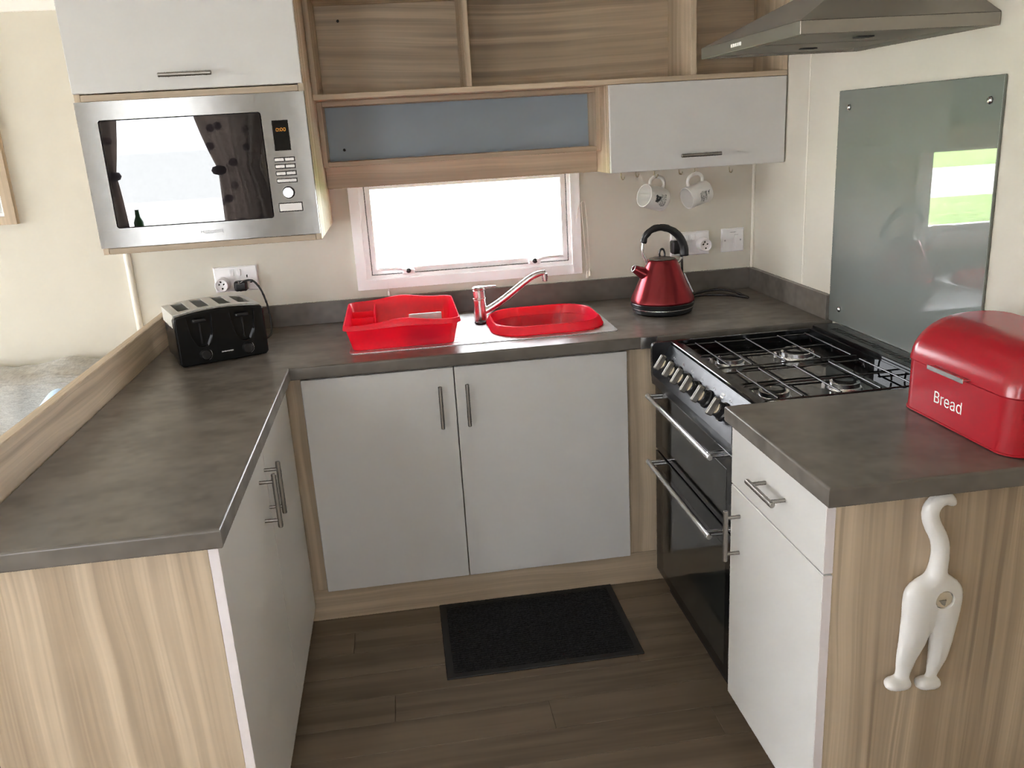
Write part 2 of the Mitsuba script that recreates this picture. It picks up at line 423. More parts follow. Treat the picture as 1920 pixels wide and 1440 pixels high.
# window_2: behind the camera, curtained; seen mirrored in the microwave door
def plain_window(name, plane, a0, a1, z0, z1, at, mullions=()):
    structure(name)
    w = 0.045
    p = sbox(a0 - 0.03, z0 - 0.03, a1 + 0.03, z1 + 0.03).difference(sbox(a0 + w, z0 + w, a1 - w, z1 - w))
    for m in mullions:
        p = p.union(sbox(m - 0.03, z0, m + 0.03, z1))
    part(name, 'frame', prism(p, 0.05, plane, at), 'upvc')
    if plane == 'xz':
        part(name, 'pane', box(a0 + w, a1 - w, at[1] - 0.026, at[1] - 0.025, z0 + w, z1 - w, 0), 'pane_glass')
    else:
        part(name, 'pane', box(at[0] - 0.026, at[0] - 0.025, -a1 + w, -a0 - w, z0 + w, z1 - w, 0), 'pane_glass')
plain_window('window_2', 'xz', *WF[0], (0, YW + 0.01, 0))
plain_window('unseen_window_3', 'xz', *WF[1], (0, YW + 0.01, 0), (-6.1,))  # out of view, placed to light the kitchen from the left
plain_window('door_1', 'xz', *WF[2], (0, YW + 0.01, 0))  # added glazed opening out of view, fill light for the sink run doors
plain_window('unseen_window_4', 'yz', *WL[0], (XW + 0.01, 0, 0), (1.3, 2.3))  # unseen end wall glazing, placed to light the fronts facing left

structure('ground', box(-45, 40, -40, 45, -0.85, -0.75, 0), 'pale_ground')  # outside ground, kept pale so the windows and their reflections stay bright
structure('lawn', box(-20, 20, 2.0, 17.0, -0.7495, -0.735, 0), 'grass')
structure('lawn_001', box(-30, -3, 27.0, 40.0, -0.7495, -0.735, 0), 'grass')

# ------------------------------------------------------------------ base cabinets
YD = -0.5951                     # door fronts of the sink run
YK = YD + 0.018
def door_y(parent, x0, x1, z0, z1, yfront, t=0.018, name='door', bs='door_putty'):
    return part(parent, name, box(x0, x1, yfront, yfront + t, z0, z1, 0.0015), bs)

# peninsula on the left
XD = -1.6707
c = thing('base_cabinet', 'peninsula base cabinet with pale wood end panel, under the left worktop', 'cabinet')
part(c, 'end_panel', box(-2.119, XD - 0.019, -1.6135, -1.5955, 0.0, ZB - 0.0005, 0.001), 'wood_z', label='pale wood grain end panel')
part(c, 'back_panel', box(-2.119, -2.103, -1.5950, -0.003, 0.0, ZB - 0.0005, 0.001), 'wood_y')
part(c, 'base_board', box(-2.102, XD - 0.019, -1.595, -0.60, 0.10, 0.118, 0.001), 'wood_y')
part(c, 'plinth', box(-1.745, -1.73, -1.595, -0.579, 0.0, 0.0995, 0.001), 'wood_y')
for ya, yb, hy in ((-1.6150, -1.0812, -1.1741), (-1.0782, -0.5985, -1.0962)):
    dk = part(c, 'door', box(XD - 0.018, XD, ya, yb, 0.060, 0.7995, 0.0015), 'door_putty', label='putty grey door')
    part(dk, 'edging', box(XD - 0.0178, XD - 0.0003, ya - 0.0012, ya - 0.0001, 0.061, 0.7985, 0), 'door_edge', label='pinkish white edge band')
    bar_handle(dk, (XD + 0.034, hy, 0.6125), (XD + 0.034, hy, 0.7455), (-1, 0, 0))

# sink run
c = thing('base_cabinet', 'double door sink base cabinet in pale wood frame, under the red bowl and drainer', 'cabinet')
part(c, 'stile', box(-1.7290, -1.6265, YK, YK + 0.018, 0.1085, ZB - 0.0005, 0.001), 'wood_z')
part(c, 'stile', box(-0.6490, -0.5200, YK, YK + 0.018, 0.1085, ZB - 0.0005, 0.001), 'wood_z')
part(c, 'kickboard', box(-1.7290, -0.5200, YK, YK + 0.018, 0.0005, 0.1080, 0.001), 'wood_x', label='pale wood kickboard')
part(c, 'side_panel', box(-0.640, -0.622, YK + 0.019, -0.02, 0.1, ZB - 0.0005, 0.001), 'wood_z')
part(c, 'base_board', box(-1.64, -0.641, YK + 0.019, -0.02, 0.109, 0.127, 0.001), 'wood_x')
for xa, xb, hx in ((-1.6262, -1.1803, -1.2250), (-1.1773, -0.6495, -1.1446)):
    dk = part(c, 'door', box(xa, xb, YD, YK - 0.0003, 0.1085, 0.8005, 0.0015), 'door_putty', label='putty grey door')
    bar_handle(dk, (hx, YD - 0.034, 0.622), (hx, YD - 0.034, 0.7535), (0, 1, 0))

# right unit
XQ = -0.5977
c = thing('base_cabinet', 'base cabinet with drawer over door, wood end panel holding the white cat ornament', 'cabinet')
part(c, 'end_panel', box(XQ + 0.0185, -0.003, -1.7365, -1.7185, 0.0, ZB - 0.0005, 0.001), 'wood_z', label='brown wood grain end panel')
part(c, 'side_panel', box(XQ + 0.0185, -0.003, -1.320, -1.3035, 0.11, ZB - 0.0005, 0.001), 'wood_z')
part(c, 'base_board', box(XQ + 0.0185, -0.003, -1.718, -1.3205, 0.11, 0.128, 0.001), 'wood_y')
part(c, 'plinth', box(-0.500, -0.485, -1.718, -1.3205, 0.0, 0.1095, 0.001), 'wood_y')
dk = part(c, 'drawer', box(XQ, XQ + 0.018, -1.7370, -1.3015, 0.6575, 0.8005, 0.0015), 'door_putty', label='putty grey drawer front')
part(dk, 'edging', box(XQ + 0.0003, XQ + 0.0178, -1.7382, -1.7371, 0.6585, 0.7995, 0), 'door_edge', label='pinkish white edge band')
bar_handle(dk, (XQ - 0.034, -1.4680, 0.7335), (XQ - 0.034, -1.5930, 0.7335), (1, 0, 0))
dk = part(c, 'door', box(XQ, XQ + 0.018, -1.7370, -1.3015, 0.095, 0.6545, 0.0015), 'door_putty', label='putty grey door')
part(dk, 'edging', box(XQ + 0.0003, XQ + 0.0178, -1.7382, -1.7371, 0.096, 0.6535, 0), 'door_edge', label='pinkish white edge band')
bar_handle(dk, (XQ - 0.034, -1.3562, 0.4885), (XQ - 0.034, -1.3562, 0.6140), (1, 0, 0))

# ------------------------------------------------------------------ worktops
SX0, SX1, SY0, SY1 = -1.4835, -0.6518, -0.5150, -0.0650      # sink
BX0, BX1, BY0, BY1 = -1.022, -0.688, -0.472, -0.166          # hole for the bowl
wt = thing('worktop', 'L shaped stone grey worktop carrying the toaster, sink and kettle', 'worktop')
poly = [(-2.0945, -0.001), (-2.0945, YP), (XL, YP), (XL, YF), (-0.0005, YF), (-0.0005, -0.001)]
cut = [(BX0 - 0.012, BY0 - 0.012), (BX0 - 0.012, BY1 + 0.012), (BX1 + 0.012, BY1 + 0.012), (BX1 + 0.012, BY0 - 0.012)]
part(wt, 'slab', slab(poly, ZB, ZW, 0.006, 4, [cut]), 'worktop_stone', True)
part(wt, 'upstand', box(-2.0940, -0.0185, -0.0180, -0.0005, ZW + 0.0002, 0.9232, 0.0012), 'worktop_stone', label='low grey upstand along the back wall')
part(wt, 'upstand', box(-0.0180, -0.0005, -0.6035, -0.0010, ZW + 0.0002, 0.9232, 0.0012), 'worktop_stone', label='low grey upstand along the right wall')
part(wt, 'end_cap', box(-0.612, -0.560, YF - 0.0022, YF - 0.0002, ZB + 0.001, ZW - 0.001, 0.0005), 'chrome', label='bright metal joint strip by the cooker')
wt2 = single('worktop', slab([(XR, YRN), (-0.0005, YRN), (-0.0005, YRF), (XR, YRF)], ZB, ZW, 0.006), 'worktop_stone', 'short stone grey worktop under the red bread bin', 'worktop', True)
single('upstand_board', box(-2.121, -2.0950, -1.6660, -0.0015, 0.8095, 0.9425, 0.002), 'wood_y', 'long wooden board standing along the left edge of the worktop, by the sofa', 'board')

# ------------------------------------------------------------------ wall units
# microwave housing
YH = -0.4985
c = thing('wall_cabinet', 'tall wall cabinet housing the built-in microwave, with putty lift-up door', 'wall cabinet')
part(c, 'side_panel', box(-1.5395, -1.5235, YH, -0.001, 1.1920, 1.93, 0.001), 'wood_z')
part(c, 'side_panel', box(-2.1290, -2.1130, YH, -0.001, 1.1920, 1.93, 0.001), 'wood_z')
part(c, 'bottom_board', box(-2.1125, -1.5400, YH, -0.001, 1.1920, 1.2090, 0.001), 'wood_x')
part(c, 'shelf', box(-2.1125, -1.5400, YH, -0.001, 1.6005, 1.6185, 0.001), 'wood_x')
part(c, 'top_board', box(-2.1125, -1.5400, YH, -0.001, 1.914, 1.93, 0.001), 'wood_x')
dk = part(c, 'door', box(-2.1255, -1.5255, YH - 0.0195, YH - 0.0015, 1.6205, 1.925, 0.0015), 'door_putty', label='putty grey lift-up door')
bar_handle(dk, (-1.8913, YH - 0.0535, 1.6562), (-1.7552, YH - 0.0535, 1.6562), (0, 1, 0))

# open shelf unit along the top
YS = -0.2480
c = thing('shelf_unit', 'open wooden shelf unit with two dividers above the window, beside the extractor hood', 'shelf unit')
part(c, 'side_panel', box(-1.5230, -1.5070, YS, -0.001, 1.5860, 1.93, 0.001), 'wood_z')
part(c, 'bottom_board', box(-1.5230, -0.0025, YS - 0.001, -0.001, 1.5850, 1.6010, 0.001), 'wood_x')
part(c, 'top_board', box(-1.5065, -0.0195, YS + 0.01, -0.001, 1.8815, 1.8975, 0.001), 'wood_x')
part(c, 'side_panel', box(-0.0190, -0.0025, YS, -0.001, 1.6015, 1.93, 0.001), 'wood_z')
part(c, 'divider', box(-1.0500, -1.0330, YS, -0.0125, 1.6015, 1.8810, 0.001), 'wood_z')
part(c, 'divider', box(-0.3280, -0.3090, YS, -0.0125, 1.6015, 1.8810, 0.001), 'wood_z')
bp = part(c, 'back_panel', box(-1.5065, -0.0195, -0.012, -0.001, 1.6015, 1.8810, 0.0005), 'wood_x')
part(c, 'screw_cap', cyl((-1.4335, -0.016, 1.834), (-1.4335, -0.0122, 1.834), 0.0045, 12), 'black_matte', label='small dark screw cap')

# blue backed box under it
YX = -0.1390
c = thing('open_box_shelf', 'long open box shelf with blue grey back, directly above the window pelmet', 'shelf')
part(c, 'side_panel', box(-1.5230, -1.5070, YX, -0.0165, 1.3815, 1.5845, 0.001), 'wood_z')
part(c, 'side_panel', box(-0.6170, -0.6015, YX, -0.0165, 1.3815, 1.5845, 0.001), 'wood_z')
part(c, 'bottom_board', box(-1.5065, -0.6175, YX, -0.0165, 1.3815, 1.3970, 0.001), 'wood_x')
part(c, 'top_board', box(-1.5065, -0.6175, YX, -0.0165, 1.5690, 1.5845, 0.001), 'wood_x')
part(c, 'back_panel', box(-1.5225, -0.6020, -0.0160, -0.0010, 1.3815, 1.5845, 0.0005), 'blue_panel', label='blue grey back panel')
part(c, 'screw_cap', cyl((-1.4565, -0.0195, 1.432), (-1.4565, -0.0162, 1.432), 0.0045, 12), 'black_matte', label='small dark screw cap')
single('pelmet_board', box(-1.5225, -0.6020, -0.0740, -0.0600, 1.3100, 1.3810, 0.001), 'wood_x', 'wooden pelmet board across the top of the kitchen window', 'pelmet')

# right wall cabinet
YR = -0.2340
c = thing('wall_cabinet', 'small wall cabinet with one putty door, over the hanging mugs', 'wall cabinet')
part(c, 'side_panel', box(-0.6010, -0.5850, YR, -0.001, 1.3100, 1.5845, 0.001), 'wood_z')
part(c, 'side_panel', box(-0.0190, -0.0025, YR, -0.001, 1.3100, 1.5845, 0.001), 'wood_z')
part(c, 'bottom_board', box(-0.5845, -0.0195, YR, -0.001, 1.3100, 1.3260, 0.001), 'wood_x')
part(c, 'top_board', box(-0.5845, -0.0195, YR, -0.001, 1.5690, 1.5845, 0.001), 'wood_x')
part(c, 'back_panel', box(-0.5845, -0.0195, -0.010, -0.001, 1.3265, 1.5685, 0.0005), 'wood_x')
dk = part(c, 'door', box(-0.5985, -0.0060, YR - 0.0195, YR - 0.0015, 1.3105, 1.5835, 0.0015), 'door_putty', label='putty grey door')
bar_handle(dk, (-0.3724, YR - 0.0535, 1.3535), (-0.2374, YR - 0.0535, 1.3535), (0, 1, 0))

# ------------------------------------------------------------------ microwave
c = thing('microwave', 'built-in stainless steel microwave with dark mirror door, under the lift-up door', 'microwave')
MX0, MX1, MZ0, MZ1 = -2.1258, -1.5248, 1.2120, 1.5995
YM = -0.5185
GX0, GX1, GZ0, GZ1 = -2.0740, -1.6465, 1.2640, 1.5515
fas = prism(sbox(MX0, MZ0, MX1, MZ1).difference(rrect(GX0, GX1, GZ0, GZ1, 0.008)).difference(sbox(-1.6205, 1.4460, -1.5765, 1.5268)), 0.0185, 'xz', (0, YH - 0.0015, 0))
part(c, 'fascia', fas, 'steel_brushed', uv=np.array(fas.vertices)[:, [0, 2]], label='brushed steel front')
part(c, 'casing', box(-2.112, -1.541, YH + 0.001, -0.03, 1.2095, 1.5990, 0.001), 'black_matte')
d = part(c, 'door_window', prism(rrect(GX0 + 0.0025, GX1 - 0.0025, GZ0 + 0.0025, GZ1 - 0.0025, 0.006), 0.015, 'xz', (0, YH - 0.003, 0)), 'black_glass', label='dark mirrored glass door window')
part(c, 'display', box(-1.6200, -1.5770, YM + 0.0005, YH - 0.002, 1.4465, 1.5263, 0), 'cooker_glass', label='black display')
dig = trimesh.util.concatenate([meshkit.text_mesh('0:00', 0.0092, 0.0006)])
k = free('microwave__digits')
scene[k] = mikit.ply(xf(dig, place((1, 0, 0), (0, 0, 1), (0, -1, 0), (-1.6120, YM + 0.0005, 1.4975))), 'amber_digit')
labels[k] = {'label': 'small orange clock digits'}
for zb in (1.4220, 1.4035, 1.3845):
    for xa, xb in ((-1.6245, -1.5990), (-1.5970, -1.5715)):
        b = part(c, 'button', box(xa, xb, YM - 0.0030, YM + 0.001, zb - 0.0045, zb + 0.0045, 0.0008), 'label_grey' if False else 'steel', label='slim steel button')
    part(c, 'button_gap', box(-1.6263, -1.5697, YM - 0.0006, YM + 0.0005, zb - 0.0063, zb + 0.0063, 0), 'dark_gap')
part(c, 'button', box(-1.6245, -1.5715, YM - 0.0030, YM + 0.001, 1.3603, 1.3693, 0.0008), 'steel', label='slim steel button')
part(c, 'button_gap', box(-1.6263, -1.5697, YM - 0.0006, YM + 0.0005, 1.3585, 1.3711, 0), 'dark_gap')
part(c, 'knob', lathe([(0, 0), (0.0150, 0), (0.0150, 0.012), (0.0138, 0.014), (0, 0.014)], 36, (-1.5982, YM, 1.3320), place((1, 0, 0), (0, 0, 1), (0, -1, 0), (0, 0, 0))), 'chrome', 30, 'round chrome knob')
part(c, 'knob_ring', lathe([(0, 0), (0.0172, 0), (0.0172, 0.0008), (0, 0.0008)], 36, (-1.5982, YM, 1.3320), place((1, 0, 0), (0, 0, 1), (0, -1, 0), (0, 0, 0))), 'dark_gap')
part(c, 'door_button', box(-1.6280, -1.5660, YM - 0.0015, YM + 0.001, 1.2805, 1.3020, 0.0008), 'steel', label='wide steel door button')
part(c, 'button_gap', box(-1.6300, -1.5640, YM - 0.0006, YM + 0.0005, 1.2785, 1.3040, 0), 'dark_gap')
part(c, 'lettering', xf(meshkit.text_mesh('Hotpoint', 0.0115, 0.0005), place((1, 0, 0), (0, 0, 1), (0, -1, 0), (-1.8540, YM, 1.2340))), 'print_grey', label='small dark lettering')

# ------------------------------------------------------------------ extractor hood
c = thing('extractor_hood', 'stainless steel pyramid extractor hood on the right wall above the splashback', 'extractor hood')
HX, HY0, HY1, HZ = -0.4478, -1.2544, -0.6709, 1.6180
rect = lambda x0, x1, y0, y1: np.array([(x0, y0), (x1, y0), (x1, y1), (x0, y1)])
r0, r1 = rect(HX, -0.001, HY0, HY1), rect(-0.25, -0.001, -1.075, -0.850)
part(c, 'rim', sub(box(HX, -0.001, HY0, HY1, HZ, HZ + 0.0275, 0.0012), box(HX + 0.02, -0.02, HY0 + 0.02, HY1 - 0.02, HZ - 0.01, HZ + 0.012, 0)), 'hood_steel')
part(c, 'canopy', loft([at_z(r0, HZ + 0.0276), at_z(r1, 1.745)]), 'hood_steel')
part(c, 'chimney', box(-0.25, -0.001, -1.075, -0.850, 1.7455, 1.975, 0.001), 'hood_steel')
for ya, yb in ((-1.225, -0.968), (-0.957, -0.700)):
    fl = [box(-0.40, -0.045, ya, yb, HZ + 0.0045, HZ + 0.0115, 0.001)]
    g = part(c, 'grease_filter', fl[0], 'hood_steel', label='flat metal mesh filter')
    part(g, 'latch', box(-0.24, -0.20, (ya + yb) / 2 - 0.012, (ya + yb) / 2 + 0.012, HZ + 0.001, HZ + 0.0044, 0.001), 'black_matte')
for k in range(5):
    yb = -0.8880 - 0.0135 * k
    part(c, 'button', box(HX - 0.002, HX + 0.001, yb - 0.004, yb + 0.004, HZ + 0.0095, HZ + 0.0175, 0.0006), 'print_white', label='tiny white button')

# ------------------------------------------------------------------ splashback
c = thing('splashback', 'tall grey glass splashback panel on the right wall behind the cooker', 'splashback')
part(c, 'glass_panel', box(-0.0084, -0.0015, -1.2954, -0.6044, 0.8465, 1.5180, 0.0010), 'splash_back', label='grey metallic backed panel')
sq = np.array([(-0.0090, -1.2944, 0.8475), (-0.0090, -0.6054, 0.8475), (-0.0090, -0.6054, 1.5170), (-0.0090, -1.2944, 1.5170)])
part(c, 'glass_sheet', trimesh.Trimesh(sq, [[0, 2, 1], [0, 3, 2]], process=False), 'pane_glass', label='clear front glass')
for y, z in ((-0.6642, 1.4715), (-1.2582, 1.4668), (-0.6681, 0.8907), (-1.2582, 0.8907)):
    part(c, 'screw_dome', lathe([(0, 0), (0.0085, 0), (0.0080, 0.003), (0.0055, 0.0055), (0, 0.0066)], 20, (-0.0092, y, z), place((0, 1, 0), (0, 0, 1), (-1, 0, 0), (0, 0, 0)) @ np.diag([1, 1, 1, 1.0])), 'chrome', True, 'small chrome screw dome')

# ------------------------------------------------------------------ cooker
c = thing('cooker', 'black gas cooker with four burners and two oven doors, facing the sink run', 'cooker')
CY0, CY1, CX = -1.2995, -0.6550, -0.5800
CM = (CY0 + CY1) / 2
part(c, 'body', box(CX + 0.022, -0.085, CY0 + 0.004, CY1 - 0.004, 0.070, 0.7900, 0.003), 'black_plastic')
part(c, 'plinth', box(-0.540, -0.525, CY0 + 0.01, CY1 - 0.01, 0.002, 0.0695, 0.001), 'black_plastic')
for za, zb, hz, nm in ((0.5035, 0.7040, 0.6900, 'grill_door'), (0.0880, 0.4970, 0.4820, 'oven_door')):
    d = part(c, nm, box(CX, CX + 0.021, CY0 + 0.002, CY1 - 0.002, za, zb, 0.0018), 'cooker_glass', label='black glass door')
    part(d, 'inner_window', box(CX - 0.0006, CX - 0.0001, CY0 + 0.07, CY1 - 0.07, za + 0.03, zb - 0.045, 0), 'smoked_glass', label='smoked glass window')
    hm = [cyl((CX - 0.040, -1.2240, hz), (CX - 0.040, -0.7080, hz), 0.0075, 16, 0.001)]
    for y in (-1.205, -0.727):
        hm += [cyl((CX - 0.040, y, hz - 0.004), (CX - 0.0002, y, hz - 0.004), 0.0042, 12), cyl((CX - 0.040, y, hz + 0.005), (CX - 0.0002, y, hz + 0.005), 0.0042, 12)]
    part(d, 'handle', cat(*hm), 'chrome', 40, 'long chrome rail handle')
part(c, 'trim_strip', box(CX - 0.004, CX + 0.014, -1.160, -0.735, 0.7048, 0.7105, 0.001), 'chrome', label='bright strip above the grill door')
# sloping control panel between two end cheeks
PT, PB = np.array([-0.533, 0.832]), np.array([CX - 0.012, 0.7420])
pan = Polygon([tuple(PT), tuple(PB), (CX - 0.010, 0.7135), (CX + 0.02, 0.7125), (-0.50, 0.7125), (-0.50, 0.832)])
def xz_prism(poly, y0, y1):
    return prism(poly, y1 - y0, 'xz', (0, y1, 0))
part(c, 'control_panel', xz_prism(pan, CY0 + 0.016, CY1 - 0.016), 'cooker_panel', label='sloping black control panel')
chk = Polygon([(-0.505, 0.8380), (-0.580, 0.8380), (-0.5885, 0.8350), (-0.5925, 0.8270), (-0.5925, 0.745), (CX - 0.010, 0.7120), (-0.505, 0.7120)])
for ya, yb in ((CY0, CY0 + 0.0155), (CY1 - 0.0155, CY1)):
    part(c, 'end_cheek', xz_prism(chk, ya, yb), 'black_plastic')
dv = (PB - PT) / np.linalg.norm(PB - PT)
nv = np.array([dv[1], -dv[0]])
nv = nv if nv[0] < 0 else -nv
N3, D3 = np.array([nv[0], 0, nv[1]]), np.array([dv[0], 0, dv[1]])
mid = PT + (PB - PT) * 0.56
sym = ['1', '2', '3', '4', '5', '6']
for k, y in enumerate((-0.7430, -0.8200, -0.8930, -0.9700, -1.0580, -1.1650)):
    o = np.array([mid[0], y, mid[1]])
    M = place((0, -1, 0), -D3, N3, o + N3 * 0.0003)
    kb = part(c, 'knob', lathe([(0, 0), (0.0245, 0), (0.0245, 0.004), (0.0205, 0.007), (0.0195, 0.018), (0.0180, 0.020), (0, 0.020)], 28, (0, 0, 0), M), 'black_plastic', 35, 'round black control knob')
    grip = rbox(-0.0050, 0.0050, -0.0240, 0.0240, 0.0202, 0.0400, 0.0045)
    part(kb, 'grip', xf(grip, M), 'steel', 40, 'steel finger grip')
    part(kb, 'face_disc', lathe([(0, 0), (0.0140, 0), (0.0140, 0.0012), (0, 0.0012)], 28, (0, 0, 0), M @ place((1, 0, 0), (0, 1, 0), (0, 0, 1), (0, 0, 0.0201))), 'cap_beige', 30, 'pale metal disc')
    tm = cat(meshkit.text_mesh('o', 0.0060, 0.0004), xf(meshkit.text_mesh('x', 0.0045, 0.0004), place((1, 0, 0), (0, 1, 0), (0, 0, 1), (0.012, -0.001, 0))))
    part(c, 'marking', xf(tm, place((0, -1, 0), -D3, N3, np.array([PT[0], y + 0.004, PT[1]]) + D3 * 0.030 + N3 * 0.0002)), 'print_white', label='small white marking')
part(c, 'marking', xf(cat(box(0, 0.020, 0, 0.004, 0, 0.0004, 0), box(0, 0.020, 0.007, 0.012, 0, 0.0004, 0)), place((0, -1, 0), -D3, N3, np.array([PT[0], -1.108, PT[1]]) + D3 * 0.036 + N3 * 0.0002)), 'print_white', label='small white marking')

# hob tray
HT = 0.8080
tray = sub(box(-0.535, -0.086, CY0, CY1, 0.7905, 0.8385, 0.002), box(-0.520, -0.10, CY0 + 0.014, CY1 - 0.014, HT, 0.9, 0))
part(c, 'hob_tray', tray, 'black_gloss')
vent = box(-0.0855, -0.0100, CY0, CY1, 0.60, 0.8470, 0.002)
slots = [box(-0.066, -0.040, CY1 - 0.075 - 0.0135 * k, CY1 - 0.069 - 0.0135 * k, 0.83, 0.86, 0) for k in range(38)]
part(c, 'rear_vent', sub(vent, cat(*slots)), 'black_gloss', label='raised black vent strip with louvres')
burn = [(-0.4240, -0.850, 0.036), (-0.2250, -0.845, 0.045), (-0.4380, -1.165, 0.036), (-0.2480, -1.150, 0.036)]
for bx, by, br in burn:
    b = part(c, 'burner', lathe([(0, HT), (br + 0.006, HT), (br + 0.004, HT + 0.005), (br, HT + 0.006), (br, HT + 0.0165), (br - 0.006, HT + 0.018), (0, HT + 0.018)], 32, (bx, by, 0)), 'chrome', 30, 'silver burner ring')
    part(b, 'cap', lathe([(0, HT + 0.0182), (br - 0.008, HT + 0.0182), (br - 0.007, HT + 0.0205), (br - 0.010, HT + 0.0235), (0, HT + 0.0245)], 32, (bx, by, 0)), 'black_gloss', 30, 'black burner cap')
    part(c, 'igniter', lathe([(0, HT), (0.004, HT), (0.004, HT + 0.012), (0.002, HT + 0.016), (0, HT + 0.016)], 12, (bx - br - 0.014, by + 0.012, 0)), 'white_plastic', True, 'small white igniter')
ZP = 0.8370
def rod(*p):
    return tube(np.array(p, float), 0.0023, 8)
for ya, yb in ((-0.985, -0.695), (-1.275, -1.005)):
    s = thing('pan_support', 'black wire pan support over the burners nearer the kettle' if ya > -1.0 else 'black wire pan support over the burners nearer the bread bin', 'pan support')
    ms = []
    for x in (-0.472, -0.412, -0.318, -0.220, -0.135):
        ms.append(rod((x, ya + 0.012, ZP), (x, yb - 0.012, ZP)))
    ms += [tube(spline([(-0.505, y, HT + 0.004), (-0.500, y, ZP - 0.008), (-0.485, y, ZP - 0.0030), (-0.32, y, ZP - 0.0045), (-0.140, y, ZP - 0.0030), (-0.122, y, ZP - 0.008), (-0.118, y, HT + 0.004)], 4), 0.0024, 8) for y in (ya + 0.014, (ya + yb) / 2, yb - 0.014)]
    part(s, 'wire_grid', cat(*ms), 'rod_black', 40)

# ------------------------------------------------------------------ sink, tap, bowl, drainer
def shell(rings_out, rings_in):
    return loft(list(rings_out) + list(rings_in)[::-1], True, True)
c = thing('sink', 'stainless steel sink with ribbed drainer set into the worktop below the window', 'sink')
zs = ZW + 0.0022
rim = prism(rrect(SX0, SX1, SY0, SY1, 0.018).difference(rrect(BX0, BX1, BY0, BY1, 0.05)), 0.0020, 'xy', (0, 0, ZW + 0.0003))
part(c, 'deck', rim, 'sink_steel', label='flat steel deck')
rg = lambda d, z, r=0.05: at_z(superrect(BX0 + d, BX1 - d, BY0 + d, BY1 - d, r, 8), z)
part(c, 'basin', shell([rg(0.030, 0.7100), rg(0.018, 0.7110), rg(-0.002, 0.758), rg(-0.007, ZW - 0.002), rg(-0.009, ZW + 0.0002)], [rg(0.032, 0.7125), rg(0.020, 0.7135), rg(0.001, 0.758), rg(-0.002, ZW - 0.002), rg(-0.0005, ZW + 0.0002)]), 'sink_steel', 35)
for k in range(12):
    y = -0.485 + 0.034 * k
    part(c, 'drainer_rib', tube([(-1.44, y, zs - 0.0044), (-1.43, y, zs - 0.0028), (-1.12, y, zs - 0.0028), (-1.10, y, zs - 0.0044)], 0.0042, 8, 1.0), 'sink_steel', True)

c = thing('mixer_tap', 'chrome single lever kitchen tap with long slanted spout between drainer and bowl', 'tap')
tx, ty = -1.052, -0.196
part(c, 'body', lathe([(0, zs), (0.0235, zs), (0.0235, zs + 0.004), (0.0225, zs + 0.008), (0.0215, 0.920), (0.0228, 0.922), (0.0228, 0.926), (0.0215, 0.928), (0.0215, 0.952), (0.019, 0.956), (0, 0.956)], 32, (tx, ty, 0)), 'chrome', 30)
part(c, 'lever', cat(lathe([(0, 0.9565), (0.022, 0.9565), (0.023, 0.960), (0.019, 0.965), (0, 0.967)], 28, (tx, ty, 0)), hull([(tx + a, ty + b, z) for a, b in ((0.0, -0.014), (0.0, 0.014), (0.058, -0.007), (0.058, 0.007)) for z in (0.958, 0.965)])), 'chrome', 40, 'flat chrome lever')
sp = spline([(tx + 0.012, ty, 0.876), (-0.98, ty - 0.004, 0.910), (-0.900, ty - 0.008, 0.966), (-0.868, ty - 0.010, 0.986), (-0.842, ty - 0.011, 0.995), (-0.824, ty - 0.012, 0.996)], 6)
part(c, 'spout', tube(sp, np.linspace(0.0125, 0.0095, len(sp)), 16), 'chrome', True)
part(c, 'nozzle', lathe([(0, 0.968), (0.0085, 0.968), (0.0095, 0.972), (0.0095, 0.994), (0, 0.994)], 20, (-0.8262, ty - 0.012, 0)), 'chrome', 40)
single('sink_plug', lathe([(0, zs), (0.0175, zs), (0.0205, zs + 0.004), (0.0200, zs + 0.008), (0.006, zs + 0.010), (0.004, zs + 0.016), (0, zs + 0.017)], 28, (-1.0580, -0.2480, 0)), 'black_plastic', 'round black rubber plug standing at the foot of the tap', 'plug', 30)

# washing-up bowl: one open shell
def bowl_ring(d, z, pinch=0.0, r=0.105):
    q = superrect(-1.028 + d, -0.684 - d, -0.474 + d, -0.164 - d, r, 10)
    u = (q[:, 0] + 0.856) / 0.172
    dz = 0.006 * np.sin(np.clip(np.abs(u), 0, 1.0) * math.pi * 0.5) ** 6
    return np.column_stack([q, z - 0 * dz])
single('washing_up_bowl', shell([bowl_ring(0.045, 0.745), bowl_ring(0.030, 0.750), bowl_ring(0.012, 0.835), bowl_ring(0.010, 0.8705)][:3] + [bowl_ring(0.0115, 0.8480), bowl_ring(-0.0110, 0.8500), bowl_ring(-0.0125, 0.8530), bowl_ring(-0.003, 0.8735), bowl_ring(0.000, 0.8765), bowl_ring(0.003, 0.8765)],
       [bowl_ring(0.047, 0.7485), bowl_ring(0.033, 0.752), bowl_ring(0.0145, 0.835), bowl_ring(0.0050, 0.8735)]), 'red_plastic', 'rounded red plastic washing-up bowl sitting in the steel sink', 'bowl', 45)

